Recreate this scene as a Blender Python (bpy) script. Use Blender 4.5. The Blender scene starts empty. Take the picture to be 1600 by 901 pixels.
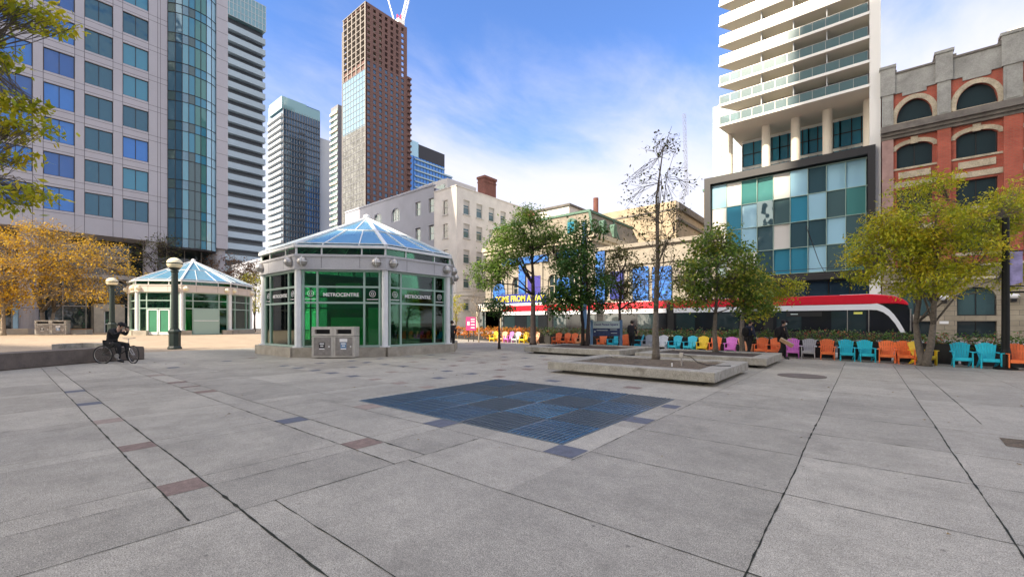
import bpy, bmesh, math, random
from mathutils import Vector, Matrix
R = math.radians
random.seed(7)
S = bpy.context.scene
COL = S.collection
# ------------------------------------------------------------------ camera
YAW = R(39.6); EYE = 1.6; FPX = 665.0
FW = (-math.sin(YAW), math.cos(YAW)); RT = (math.cos(YAW), math.sin(YAW))
cam = bpy.data.cameras.new('camera'); camo = bpy.data.objects.new('camera', cam); COL.objects.link(camo)
camo.location = (0, 0, EYE); camo.rotation_euler = (R(90), 0, YAW)
cam.sensor_width = 36; cam.lens = 36 * FPX / 1600; cam.shift_y = (504 - 450.5) / 1600
cam.clip_start = 0.05; cam.clip_end = 6000
S.camera = camo
# ------------------------------------------------------------------ sky and sun
SUN_EL = 38.0
SDIR = Vector((-0.16, -0.987, 0)).normalized()        # horizontal direction towards the sun
w = bpy.data.worlds.new('World'); S.world = w; w.use_nodes = True
nt = w.node_tree; N = nt.nodes; L = nt.links; N.clear()
out = N.new('ShaderNodeOutputWorld'); bg = N.new('ShaderNodeBackground'); bg.inputs['Strength'].default_value = 0.14
sky = N.new('ShaderNodeTexSky'); sky.sky_type = 'NISHITA'; sky.sun_disc = False
sky.sun_elevation = R(SUN_EL); sky.sun_rotation = math.atan2(SDIR.x, SDIR.y)
sky.air_density = 1.0; sky.dust_density = 0.3; sky.ozone_density = 4.0
tc = N.new('ShaderNodeTexCoord'); sep = N.new('ShaderNodeSeparateXYZ'); L.new(tc.outputs['Generated'], sep.inputs[0])
def wm(op, a, b=None, clamp=False):
    n = N.new('ShaderNodeMath'); n.operation = op; n.use_clamp = clamp
    for i, v in enumerate((a, b)):
        if v is None: continue
        if hasattr(v, 'is_linked') or hasattr(v, 'links'): L.new(v, n.inputs[i])
        else: n.inputs[i].default_value = v
    return n.outputs[0]
zz = wm('ADD', wm('MAXIMUM', sep.outputs[2], 0.0), 0.12)
px_ = wm('DIVIDE', sep.outputs[0], zz); py_ = wm('DIVIDE', sep.outputs[1], zz)
cmb = N.new('ShaderNodeCombineXYZ'); L.new(px_, cmb.inputs[0]); L.new(py_, cmb.inputs[1])
def wnoise(scale, rough, loc, dist=0.0, sc=(1, 1, 1), rot=0):
    m = N.new('ShaderNodeMapping'); m.inputs['Location'].default_value = loc; m.inputs['Scale'].default_value = sc
    m.inputs['Rotation'].default_value = (0, 0, rot)
    n = N.new('ShaderNodeTexNoise'); n.inputs['Scale'].default_value = scale; n.inputs['Detail'].default_value = 9
    n.inputs['Roughness'].default_value = rough; n.inputs['Distortion'].default_value = dist
    L.new(cmb.outputs[0], m.inputs[0]); L.new(m.outputs[0], n.inputs[0]); return n.outputs[0]
n1 = wnoise(0.55, 0.55, (3.1, 1.4, 0), 0.6, (1, 0.6, 1), R(25))
n2 = wnoise(2.2, 0.6, (0.3, 7.4, 0), 0.4, (1, 0.45, 1), R(25))
# elevation and azimuth weights: the cloud bank lies low and towards the street, thin streaks above it
azi = wm('ADD', wm('MULTIPLY', sep.outputs[0], RT[0]), wm('MULTIPLY', sep.outputs[1], RT[1]))     # right of the view
low = wm('MULTIPLY', wm('SUBTRACT', 0.47, sep.outputs[2]), 2.6)
south = wm('ADD', wm('MULTIPLY', sep.outputs[0], SDIR.x), wm('MULTIPLY', sep.outputs[1], SDIR.y))
glow = N.new('ShaderNodeMapRange'); glow.interpolation_type = 'SMOOTHSTEP'; glow.inputs['From Min'].default_value = -0.25; glow.inputs['From Max'].default_value = 0.75; L.new(south, glow.inputs['Value'])
high = N.new('ShaderNodeMapRange'); high.interpolation_type = 'SMOOTHSTEP'; high.inputs['From Min'].default_value = 0.62; high.inputs['From Max'].default_value = 0.9; L.new(sep.outputs[2], high.inputs['Value'])
low = wm('ADD', wm('MAXIMUM', low, -0.62), wm('MULTIPLY', wm('MAXIMUM', glow.outputs[0], high.outputs[0]), 0.75))  # extra unseen cloud cover added sunward and overhead as fill light
cov = wm('ADD', wm('ADD', wm('MULTIPLY', n1, 1.5), wm('MULTIPLY', n2, 0.75)), wm('ADD', low, wm('MULTIPLY', azi, 0.33)))
mr = N.new('ShaderNodeMapRange'); mr.interpolation_type = 'SMOOTHSTEP'
mr.inputs['From Min'].default_value = 0.88; mr.inputs['From Max'].default_value = 1.55
L.new(cov, mr.inputs['Value'])
mixw = N.new('ShaderNodeMix'); mixw.data_type = 'RGBA'
L.new(wm('MULTIPLY', mr.outputs[0], 0.88), mixw.inputs[0]); skt = N.new('ShaderNodeVectorMath'); skt.operation = 'MULTIPLY'; L.new(sky.outputs[0], skt.inputs[0]); skt.inputs[1].default_value = (0.74, 0.87, 1.11); L.new(skt.outputs[0], mixw.inputs[6]); 
cl = N.new('ShaderNodeMix'); cl.data_type = 'RGBA'; cl.inputs[6].default_value = (3.75, 3.65, 3.9, 1); cl.inputs[7].default_value = (20.5, 18.2, 14.6, 1)  # bright warm second colour: the added unseen clouds that light the shade
L.new(wm('MAXIMUM', glow.outputs[0], wm('MULTIPLY', high.outputs[0], 0.75)), cl.inputs[0]); L.new(cl.outputs[2], mixw.inputs[7])
L.new(mixw.outputs[2], bg.inputs[0]); L.new(bg.outputs[0], out.inputs[0])
sun = bpy.data.lights.new('sun', 'SUN'); suno = bpy.data.objects.new('sun', sun); COL.objects.link(suno)
sun.energy = 4.2; sun.angle = R(0.5); sun.color = (1.0, 0.86, 0.68)
sv = Vector((SDIR.x * math.cos(R(SUN_EL)), SDIR.y * math.cos(R(SUN_EL)), math.sin(R(SUN_EL))))
suno.rotation_euler = sv.to_track_quat('Z', 'Y').to_euler(); suno.location = (0, -40, 90)
S.view_settings.view_transform = 'Standard'; S.view_settings.look = 'None'
S.view_settings.exposure = 1.05; S.view_settings.gamma = 1.0; S.view_settings.use_curve_mapping = False
S.render.engine = 'CYCLES'
S.cycles.max_bounces = 8; S.cycles.transparent_max_bounces = 24
# ------------------------------------------------------------------ placing helpers
def at(px, d):
    r = (px - 800) / FPX
    return (d * (FW[0] + r * RT[0]), d * (FW[1] + r * RT[1]))
def onY(px, Y):
    r = (px - 800) / FPX; return Y / (FW[1] + r * RT[1]) * (FW[0] + r * RT[0])
def onX(px, X):
    r = (px - 800) / FPX; return X / (FW[0] + r * RT[0]) * (FW[1] + r * RT[1])
def gz(x, y=0):
    t = min(1, max(0, (-x - 30) / 14.0)); return 0.42 * t * t * (3 - 2 * t)
# ------------------------------------------------------------------ materials
M = {}
def mat(name, col, rough=0.7, metal=0.0, spec=0.5, **k):
    m = bpy.data.materials.new(name); m.use_nodes = True; nt = m.node_tree; b = nt.nodes['Principled BSDF']
    b.inputs['Base Color'].default_value = (*col, 1); b.inputs['Roughness'].default_value = rough
    b.inputs['Metallic'].default_value = metal; b.inputs['Specular IOR Level'].default_value = spec
    M[name] = m
    if k.get('var') or k.get('bump') or k.get('stain'):
        tc = nt.nodes.new('ShaderNodeTexCoord'); geo = nt.nodes.new('ShaderNodeNewGeometry')
        def noise(sc, det=5, ro=.6):
            n = nt.nodes.new('ShaderNodeTexNoise'); n.inputs['Scale'].default_value = sc; n.inputs['Detail'].default_value = det
            n.inputs['Roughness'].default_value = ro; nt.links.new(geo.outputs['Position'], n.inputs[0]); return n
        prev = None
        v = k.get('var', 0)
        if v:
            n = noise(k.get('scale', 3.0)); mrn = nt.nodes.new('ShaderNodeMapRange')
            mrn.inputs['From Min'].default_value = .3; mrn.inputs['From Max'].default_value = .7
            mrn.inputs['To Min'].default_value = 1 - v; mrn.inputs['To Max'].default_value = 1 + v
            nt.links.new(n.outputs[0], mrn.inputs[0]); prev = mrn.outputs[0]
            if k.get('fine'):
                n3 = noise(k['fine'], 2, .8); m3 = nt.nodes.new('ShaderNodeMapRange')
                m3.inputs['From Min'].default_value = .3; m3.inputs['From Max'].default_value = .7
                fv = k.get('finev', .25); m3.inputs['To Min'].default_value = 1 - fv; m3.inputs['To Max'].default_value = 1 + fv
                nt.links.new(n3.outputs[0], m3.inputs[0]); mu = nt.nodes.new('ShaderNodeMath'); mu.operation = 'MULTIPLY'
                nt.links.new(prev, mu.inputs[0]); nt.links.new(m3.outputs[0], mu.inputs[1]); prev = mu.outputs[0]
            mx = nt.nodes.new('ShaderNodeVectorMath'); mx.operation = 'SCALE'; mx.inputs[0].default_value = col
            nt.links.new(prev, mx.inputs['Scale']); last = mx.outputs[0]
            if k.get('stain'):
                sc, amt, scol = k['stain']
                n4 = noise(sc, 7, .65); m4 = nt.nodes.new('ShaderNodeMapRange'); m4.interpolation_type = 'SMOOTHSTEP'
                m4.inputs['From Min'].default_value = .5; m4.inputs['From Max'].default_value = .72; m4.inputs['To Max'].default_value = amt
                nt.links.new(n4.outputs[0], m4.inputs[0]); mm = nt.nodes.new('ShaderNodeMix'); mm.data_type = 'RGBA'
                nt.links.new(m4.outputs[0], mm.inputs[0]); nt.links.new(last, mm.inputs[6]); mm.inputs[7].default_value = (*scol, 1); last = mm.outputs[2]
            nt.links.new(last, b.inputs['Base Color'])
        if k.get('bump'):
            n2 = noise(k.get('bscale', 40)); bp = nt.nodes.new('ShaderNodeBump'); bp.inputs['Strength'].default_value = k['bump']
            bp.inputs['Distance'].default_value = k.get('bdist', .02)
            nt.links.new(n2.outputs[0], bp.inputs['Height']); nt.links.new(bp.outputs[0], b.inputs['Normal'])
    return m
def foliage(name, cols, trans=0.35, scale=.9):
    m = bpy.data.materials.new(name); m.use_nodes = True; nt = m.node_tree; b = nt.nodes['Principled BSDF']; M[name] = m
    geo = nt.nodes.new('ShaderNodeNewGeometry'); n = nt.nodes.new('ShaderNodeTexNoise'); n.inputs['Scale'].default_value = scale
    nt.links.new(geo.outputs['Position'], n.inputs[0])
    ad = nt.nodes.new('ShaderNodeMath'); ad.operation = 'MULTIPLY_ADD'; ad.inputs[1].default_value = .55; ad.use_clamp = True
    mrn = nt.nodes.new('ShaderNodeMapRange'); mrn.inputs['From Min'].default_value = .3; mrn.inputs['From Max'].default_value = .7; mrn.inputs['To Max'].default_value = .45
    nt.links.new(n.outputs[0], mrn.inputs[0]); nt.links.new(geo.outputs['Random Per Island'], ad.inputs[0]); nt.links.new(mrn.outputs[0], ad.inputs[2])
    cr = nt.nodes.new('ShaderNodeValToRGB'); cr.color_ramp.elements.remove(cr.color_ramp.elements[1])
    for i, c in enumerate(cols):
        e = cr.color_ramp.elements[0] if i == 0 else cr.color_ramp.elements.new(i / (len(cols) - 1))
        e.position = i / (len(cols) - 1); e.color = (*c, 1)
    nt.links.new(ad.outputs[0], cr.inputs[0]); nt.links.new(cr.outputs[0], b.inputs['Base Color'])
    b.inputs['Roughness'].default_value = .6; b.inputs['Specular IOR Level'].default_value = .3
    tr = nt.nodes.new('ShaderNodeBsdfTranslucent'); mx = nt.nodes.new('ShaderNodeMixShader'); mx.inputs[0].default_value = trans
    nt.links.new(cr.outputs[0], tr.inputs[0]); nt.links.new(b.outputs[0], mx.inputs[1]); nt.links.new(tr.outputs[0], mx.inputs[2])
    nt.links.new(mx.outputs[0], nt.nodes['Material Output'].inputs[0]); return m
def clear_glass(name, tint, refl=0.25, rough=.02, gc=(.9, 1, .95)):
    m = bpy.data.materials.new(name); m.use_nodes = True; nt = m.node_tree; nt.nodes.remove(nt.nodes['Principled BSDF']); M[name] = m
    t = nt.nodes.new('ShaderNodeBsdfTransparent'); t.inputs[0].default_value = (*tint, 1)
    g = nt.nodes.new('ShaderNodeBsdfGlossy'); g.inputs['Roughness'].default_value = rough; g.inputs[0].default_value = (*gc, 1)
    lw = nt.nodes.new('ShaderNodeLayerWeight'); lw.inputs[0].default_value = refl
    mx = nt.nodes.new('ShaderNodeMixShader'); nt.links.new(lw.outputs['Fresnel'], mx.inputs[0]); nt.links.new(t.outputs[0], mx.inputs[1]); nt.links.new(g.outputs[0], mx.inputs[2])
    nt.links.new(mx.outputs[0], nt.nodes['Material Output'].inputs[0]); return m
def mirror_glass(name, col, metal=.0, rough=.06, spec=1.0, wob=0.0, ior=None, wscale=.8):
    m = mat(name, col, rough, metal, spec)
    b = m.node_tree.nodes['Principled BSDF']
    if ior: b.inputs['IOR'].default_value = ior
    if wob:
        nt = m.node_tree; geo = nt.nodes.new('ShaderNodeNewGeometry'); n = nt.nodes.new('ShaderNodeTexNoise'); n.inputs['Scale'].default_value = wscale
        n.inputs['Detail'].default_value = 1
        nt.links.new(geo.outputs['Position'], n.inputs[0]); bp = nt.nodes.new('ShaderNodeBump'); bp.inputs['Strength'].default_value = wob; bp.inputs['Distance'].default_value = .3
        nt.links.new(n.outputs[0], bp.inputs['Height']); nt.links.new(bp.outputs[0], b.inputs['Normal'])
    return m
def brick(name, c1, c2, mortar, sc=1.0, bw=.22, bh=.075, axis='xz', ms=.012):
    m = mat(name, c1, .85); nt = m.node_tree; b = nt.nodes['Principled BSDF']
    geo = nt.nodes.new('ShaderNodeNewGeometry'); sp = nt.nodes.new('ShaderNodeSeparateXYZ'); nt.links.new(geo.outputs['Position'], sp.inputs[0])
    ad = nt.nodes.new('ShaderNodeMath'); nt.links.new(sp.outputs[0], ad.inputs[0]); nt.links.new(sp.outputs[1], ad.inputs[1])
    cb = nt.nodes.new('ShaderNodeCombineXYZ'); nt.links.new(ad.outputs[0], cb.inputs[0]); nt.links.new(sp.outputs[2], cb.inputs[1])
    br = nt.nodes.new('ShaderNodeTexBrick'); nt.links.new(cb.outputs[0], br.inputs['Vector']); br.inputs['Scale'].default_value = 1
    br.inputs['Color1'].default_value = (*c1, 1); br.inputs['Color2'].default_value = (*c2, 1); br.inputs['Mortar'].default_value = (*mortar, 1)
    br.inputs['Brick Width'].default_value = bw * sc; br.inputs['Row Height'].default_value = bh * sc; br.inputs['Mortar Size'].default_value = ms * sc
    n = nt.nodes.new('ShaderNodeTexNoise'); n.inputs['Scale'].default_value = .7; n.inputs['Detail'].default_value = 8; n.inputs['Roughness'].default_value = .7
    nt.links.new(geo.outputs['Position'], n.inputs[0])
    mrn = nt.nodes.new('ShaderNodeMapRange'); mrn.inputs['From Min'].default_value = .3; mrn.inputs['From Max'].default_value = .7; mrn.inputs['To Min'].default_value = .72; mrn.inputs['To Max'].default_value = 1.2
    nt.links.new(n.outputs[0], mrn.inputs[0])
    vm = nt.nodes.new('ShaderNodeVectorMath'); vm.operation = 'SCALE'; nt.links.new(br.outputs[0], vm.inputs[0]); nt.links.new(mrn.outputs[0], vm.inputs['Scale'])
    nt.links.new(vm.outputs[0], b.inputs['Base Color']); return m

mat('paving', (.335, .312, .265), .62, var=.15, scale=.8, fine=110, finev=.8, stain=(1.0, .5, (.20, .185, .155)), slab=True)
_nt = M['paving'].node_tree; _b = _nt.nodes['Principled BSDF']; _src = _b.inputs['Base Color'].links[0].from_socket
_g = _nt.nodes.new('ShaderNodeNewGeometry'); _m = _nt.nodes.new('ShaderNodeMapRange'); _m.inputs['To Min'].default_value = .84; _m.inputs['To Max'].default_value = 1.14
_v = _nt.nodes.new('ShaderNodeVectorMath'); _v.operation = 'SCALE'; _nt.links.new(_g.outputs['Random Per Island'], _m.inputs[0]); _nt.links.new(_src, _v.inputs[0]); _nt.links.new(_m.outputs[0], _v.inputs['Scale'])
_c = _nt.nodes.new('ShaderNodeTexNoise'); _c.inputs['Scale'].default_value = 28; _c.inputs['Detail'].default_value = 3; _nt.links.new(_g.outputs['Position'], _c.inputs[0])
_m2 = _nt.nodes.new('ShaderNodeMapRange'); _m2.inputs['From Min'].default_value = .3; _m2.inputs['From Max'].default_value = .7; _m2.inputs['To Min'].default_value = .85; _m2.inputs['To Max'].default_value = 1.15
_v2 = _nt.nodes.new('ShaderNodeVectorMath'); _v2.operation = 'SCALE'; _nt.links.new(_c.outputs[0], _m2.inputs[0]); _nt.links.new(_v.outputs[0], _v2.inputs[0]); _nt.links.new(_m2.outputs[0], _v2.inputs['Scale'])
# worn patches and dark gum spots
_w = _nt.nodes.new('ShaderNodeTexVoronoi'); _w.inputs['Scale'].default_value = 2.6; _nt.links.new(_g.outputs['Position'], _w.inputs[0])
_m3 = _nt.nodes.new('ShaderNodeMapRange'); _m3.inputs['From Min'].default_value = .035; _m3.inputs['From Max'].default_value = .055; _m3.inputs['To Min'].default_value = .55; _m3.inputs['To Max'].default_value = 1.0; _nt.links.new(_w.outputs['Distance'], _m3.inputs[0])
_k = _nt.nodes.new('ShaderNodeTexNoise'); _k.inputs['Scale'].default_value = 4.5; _k.inputs['Detail'].default_value = 8; _k.inputs['Roughness'].default_value = .75; _nt.links.new(_g.outputs['Position'], _k.inputs[0])
_m4 = _nt.nodes.new('ShaderNodeMapRange'); _m4.inputs['From Min'].default_value = .35; _m4.inputs['From Max'].default_value = .65; _m4.inputs['To Min'].default_value = .86; _m4.inputs['To Max'].default_value = 1.1; _nt.links.new(_k.outputs[0], _m4.inputs[0])
_mm = _nt.nodes.new('ShaderNodeMath'); _mm.operation = 'MULTIPLY'; _nt.links.new(_m3.outputs[0], _mm.inputs[0]); _nt.links.new(_m4.outputs[0], _mm.inputs[1])
_v3 = _nt.nodes.new('ShaderNodeVectorMath'); _v3.operation = 'SCALE'; _nt.links.new(_v2.outputs[0], _v3.inputs[0]); _nt.links.new(_mm.outputs[0], _v3.inputs['Scale']); _nt.links.new(_v3.outputs[0], _b.inputs['Base Color'])
mat('paving_sun_tint', (.40, .315, .225), .75, var=.12, scale=.8, fine=60, finev=.4, stain=(1.0, .3, (.24, .19, .15)))  # tan is the sunlight on the west plaza put into the paving colour
mat('paving_side', (.30, .295, .285), .8, var=.12, scale=2.2, fine=90, finev=.25)
mat('joint', (.018, .02, .014), .95, var=.5, scale=14)
mat('paver_red', (.20, .145, .125), .85, var=.25, scale=9, fine=120, finev=.35)
mat('paver_pink', (.28, .225, .195), .85, var=.2, scale=9, fine=120, finev=.35)
mat('paver_blue', (.10, .11, .145), .7, var=.2, scale=9, fine=120, finev=.35)
mat('asphalt', (.06, .06, .062), .85, var=.2, scale=1.2, fine=30, finev=.3)
mat('ground_far', (.16, .155, .15), .9, var=.2, scale=.1)
mat('concrete', (.31, .295, .26), .85, var=.25, scale=2.4, fine=45, finev=.3, stain=(2.8, .75, (.13, .115, .09)), bump=.5, bscale=45, bdist=.01)
mat('concrete_dark', (.13, .108, .095), .85, var=.25, scale=2.2, fine=50, finev=.25, stain=(1.6, .5, (.10, .085, .08)), bump=.4, bscale=45)
mat('concrete_pale', (.50, .47, .43), .8, var=.1, scale=1.2, fine=20, finev=.08)
mat('stone_base', (.34, .31, .26), .85, var=.2, scale=2.0, fine=60, finev=.3, stain=(1.3, .5, (.2, .17, .12)))
mat('soil', (.13, .10, .07), .95, var=.4, scale=7, fine=60, finev=.6, bump=1, bscale=30, bdist=.03)
mat('soil_dark', (.05, .035, .028), .95, var=.4, scale=7, fine=60, finev=.5)
mat('bark', (.13, .11, .09), .9, var=.35, scale=14, bump=.6, bscale=30)
mat('bark_pale', (.30, .25, .19), .9, var=.3, scale=10)
mat('bark_dark', (.05, .038, .035), .9, var=.3, scale=10)
mat('white_metal', (.70, .72, .73), .45, var=.06, scale=3)
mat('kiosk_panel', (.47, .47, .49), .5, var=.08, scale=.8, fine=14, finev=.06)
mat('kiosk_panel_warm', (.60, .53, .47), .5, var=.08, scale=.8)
mat('green_frame', (.30, .42, .37), .5)
mat('green_inside', (.035, .20, .11), .5, var=.15, scale=1.0)
mat('green_light', (.26, .68, .38), .5)
mat('inside_dark', (.03, .05, .045), .7)
mat('steel', (.42, .40, .38), .38, .75, var=.12, scale=6)
mat('bin_front', (.27, .25, .235), .45, .3, var=.2, scale=8)
mat('bin_body', (.47, .445, .40), .7, var=.12, scale=5, fine=60, finev=.15)
mat('black', (.012, .012, .014), .5)
mat('black_paint', (.008, .009, .009), .6, spec=.25)
mat('lamp_green', (.010, .024, .021), .5)
mat('white', (.78, .78, .78), .6)
mat('globe', (.80, .72, .50), .25)
mat('sign_blue', (.12, .24, .42), .45, var=.1, scale=4)
mat('sign_white', (.62, .72, .70), .5)
mat('sign_dark', (.02, .04, .13), .4, var=.5, scale=8)
mat('panel_lilac', (.50, .49, .53), .45, var=.05, scale=.25, fine=6, finev=.03)
mat('panel_gap', (.10, .09, .10), .8)
mat('dark_bronze', (.035, .035, .04), .4, .3)
mat('glass_blue', (.02, .10, .32), .05); mirror_glass('glass_blue', (.04, .21, .62), .1, .05, .8, wob=.25)
mirror_glass('glass_blue_deep', (.02, .12, .40), .1, .05, .9, wob=.25)
mirror_glass('glass_teal', (.04, .24, .36), .15, .05, 1.0, wob=.08, wscale=.7)
mirror_glass('glass_office', (.03, .12, .18), .35, .05, 1.0, wob=.3, wscale=.9)
mirror_glass('glass_dark', (.02, .035, .04), .0, .06, .9, wob=.15)
mirror_glass('glass_green', (.07, .24, .23), .15, .06, 1.0, wob=.08)
mirror_glass('glass_sky', (.34, .58, .72), .12, .08, 1.0, wob=.12)  # pale blue base stands in for reflected sky
mirror_glass('glass_slate', (.045, .10, .125), .3, .05, 1.0, wob=.2)
mirror_glass('glass_tealgrey', (.16, .30, .34), .2, .08, 1.0)
mirror_glass('glass_grey', (.07, .13, .14), .2, .05, 1.0, wob=.1, wscale=.7)
mirror_glass('glass_white', (.62, .60, .57), .15, .3, .8)
mirror_glass('glass_tower', (.045, .10, .17), .4, .08, 1.0, wob=.1)
mirror_glass('glass_roof', (.10, .33, .58), .6, .12, 1.0)
mirror_glass('glass_balcony', (.30, .40, .42), .3, .12, 1.0)
clear_glass('railing_glass', (.66, .80, .82), .12, .05)
_nt = M['railing_glass'].node_tree; _o = _nt.nodes['Material Output']; _s = _o.inputs[0].links[0].from_socket; _p = _nt.nodes.new('ShaderNodeBsdfPrincipled')
_p.inputs['Base Color'].default_value = (.13, .22, .24, 1); _p.inputs['Roughness'].default_value = .3; _x = _nt.nodes.new('ShaderNodeMixShader'); _x.inputs[0].default_value = .6
_nt.links.new(_s, _x.inputs[1]); _nt.links.new(_p.outputs[0], _x.inputs[2]); _nt.links.new(_x.outputs[0], _o.inputs[0])
clear_glass('kiosk_glass', (.40, .76, .55), .38)
clear_glass('kiosk_roof_glass', (.45, .72, .85), .8, .1, (.72, .9, 1))
_nt = M['kiosk_roof_glass'].node_tree; _o = _nt.nodes['Material Output']; _s = _o.inputs[0].links[0].from_socket; _p = _nt.nodes.new('ShaderNodeBsdfPrincipled')
_p.inputs['Base Color'].default_value = (.22, .48, .68, 1); _p.inputs['Roughness'].default_value = .12; _x = _nt.nodes.new('ShaderNodeMixShader'); _x.inputs[0].default_value = .5  # blue diffuse share stands in for sky mirrored in the roof panes
_nt.links.new(_s, _x.inputs[1]); _nt.links.new(_p.outputs[0], _x.inputs[2]); _nt.links.new(_x.outputs[0], _o.inputs[0])
mat('tower_white', (.46, .48, .50), .6, var=.06, scale=.05)
mat('tower_blue', (.30, .38, .44), .5, var=.1, scale=.08)
mat('tower_grey', (.15, .155, .18), .6)
mat('tower_dark', (.05, .06, .075), .5)
mat('frame_concrete', (.22, .20, .185), .8)
mirror_glass('tower_mid_glass', (.06, .16, .25), .3, .08, 1.0, wob=.1)
mat('brick_brown', (.115, .062, .056), .8, var=.1, scale=.1)
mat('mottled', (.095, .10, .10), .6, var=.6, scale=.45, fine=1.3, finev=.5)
mat('slab_white', (.80, .79, .75), .6)
mat('frame_black', (.016, .016, .019), .45)
mat('soffit', (.80, .73, .62), .8)
mat('column_cream', (.74, .68, .58), .6)
mat('white_wall', (.74, .70, .65), .85, var=.1, scale=.4, fine=5, finev=.06, stain=(.35, .25, (.45, .42, .40)))
mat('grey_wall', (.36, .37, .42), .85, var=.08, scale=.4)  # grey of the low building; on the wing it stands in for shade
mat('trim_pale', (.55, .53, .50), .8)
brick('brick_red', (.46, .095, .055), (.38, .07, .045), (.30, .13, .09), 1.6)
brick('brick_yellow', (.44, .36, .25), (.38, .32, .22), (.5, .4, .28), 2.5)
brick('brick_chimney', (.22, .07, .05), (.15, .05, .04), (.2, .1, .08), 2)
brick('stone_wall', (.36, .31, .23), (.30, .26, .19), (.17, .15, .12), 1, 1.3, .45, ms=.02)
mat('stone_weathered', (.44, .38, .28), .9, var=.25, scale=1.5, fine=12, finev=.2, stain=(1.4, .5, (.24, .2, .16)))
mat('stone_cream', (.58, .52, .40), .85, var=.15, scale=1.5, fine=15, finev=.12)
mat('parapet', (.32, .32, .30), .9, var=.2, scale=.8, fine=9, finev=.15, stain=(.7, .6, (.17, .165, .155)))
mat('cornice', (.16, .145, .13), .85, var=.3, scale=1.2)
mat('pier_pink', (.34, .22, .20), .85, var=.25, scale=1.2)
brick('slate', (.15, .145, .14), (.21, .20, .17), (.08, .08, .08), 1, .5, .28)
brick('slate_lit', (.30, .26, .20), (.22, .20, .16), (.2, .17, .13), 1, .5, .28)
mat('copper', (.10, .19, .14), .7, var=.3, scale=2)
mat('theatre_wall', (.31, .28, .23), .85, var=.15, scale=1.0)
mat('theatre_blue', (.02, .12, .42), .6, var=.8, scale=1.8, fine=5, finev=.5)
mat('blue_dark', (.02, .03, .22), .5)
mat('purple', (.05, .04, .28), .6)
mat('yellow_letters', (.85, .70, .04), .5)
mat('red_awning', (.55, .07, .03), .6)
mat('tram_red', (.62, .015, .035), .22, var=.04, scale=2)
mat('tram_white', (.76, .78, .82), .3)
mirror_glass('tram_glass', (.014, .016, .02), 0, .08, .5)
mat('rubber', (.02, .02, .02), .8)
mat('led_yellow', (.75, .75, .15), .5)
mat('magenta', (.38, .03, .17), .5)
mat('wood_box', (.42, .25, .14), .7, var=.15, scale=8)
mat('skin', (.55, .34, .25), .6)
mat('cloth_black', (.012, .012, .015), .9)
mat('cloth_navy', (.02, .028, .06), .9)
mat('cloth_dark', (.022, .02, .026), .9)
mat('hair', (.03, .018, .012), .7)
mat('mask', (.7, .72, .74), .8)
mat('bandana_red', (.4, .12, .1), .8)
mat('planter_black', (.02, .02, .02), .6)
mat('rail_steel', (.35, .33, .31), .35, .8)
mat('grate_bar', (.13, .17, .21), .4, .5)
mat('grate_blue', (.03, .10, .20), .22, 0, .8, var=.45, scale=2.5)
mat('grate_blue_b', (.05, .18, .33), .2, 0, .8, var=.35, scale=2.5)
mat('grate_brown', (.05, .062, .075), .3, 0, .6, var=.4, scale=3)
mat('banner', (.30, .27, .50), .6, var=.3, scale=5)
mat('caster', (.24, .23, .22), .8, var=.1, scale=.1)
mat('leaf_litter', (.25, .17, .07), .8)
CH = {'orange': (.86, .19, .055), 'cyan': (.02, .50, .66), 'yellow': (.85, .60, .03), 'orchid': (.72, .20, .66), 'grey': (.48, .48, .50), 'white': (.66, .68, .72), 'peach': (.86, .42, .22)}
for k, c in CH.items(): mat('chair_' + k, c, .5, var=.08, scale=12)
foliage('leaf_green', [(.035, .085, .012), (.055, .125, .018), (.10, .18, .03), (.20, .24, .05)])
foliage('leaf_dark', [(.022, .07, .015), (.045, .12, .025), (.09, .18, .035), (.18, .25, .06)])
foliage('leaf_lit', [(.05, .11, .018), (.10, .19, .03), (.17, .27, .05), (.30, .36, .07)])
foliage('leaf_yellowgreen', [(.16, .24, .02), (.34, .38, .025), (.56, .50, .03), (.72, .48, .035)])
foliage('leaf_yellow', [(.25, .14, .04), (.48, .28, .03), (.66, .42, .03), (.60, .46, .07)])
foliage('leaf_red', [(.18, .09, .05), (.26, .14, .09), (.20, .12, .06), (.34, .20, .12)])
foliage('leaf_sparse', [(.06, .05, .025), (.11, .09, .03), (.10, .13, .03), (.22, .17, .06)])
foliage('leaf_mix', [(.05, .12, .02), (.11, .20, .03), (.24, .30, .05), (.50, .40, .06)])
foliage('flower_mix', [(.04, .11, .02), (.07, .17, .03), (.12, .22, .045), (.10, .18, .04), (.40, .10, .06), (.50, .10, .05)], .2, 2.0)
foliage('flower_orange', [(.10, .11, .02), (.30, .22, .03), (.55, .20, .03), (.60, .14, .04), (.62, .42, .04)], .3, 1.2)
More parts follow.
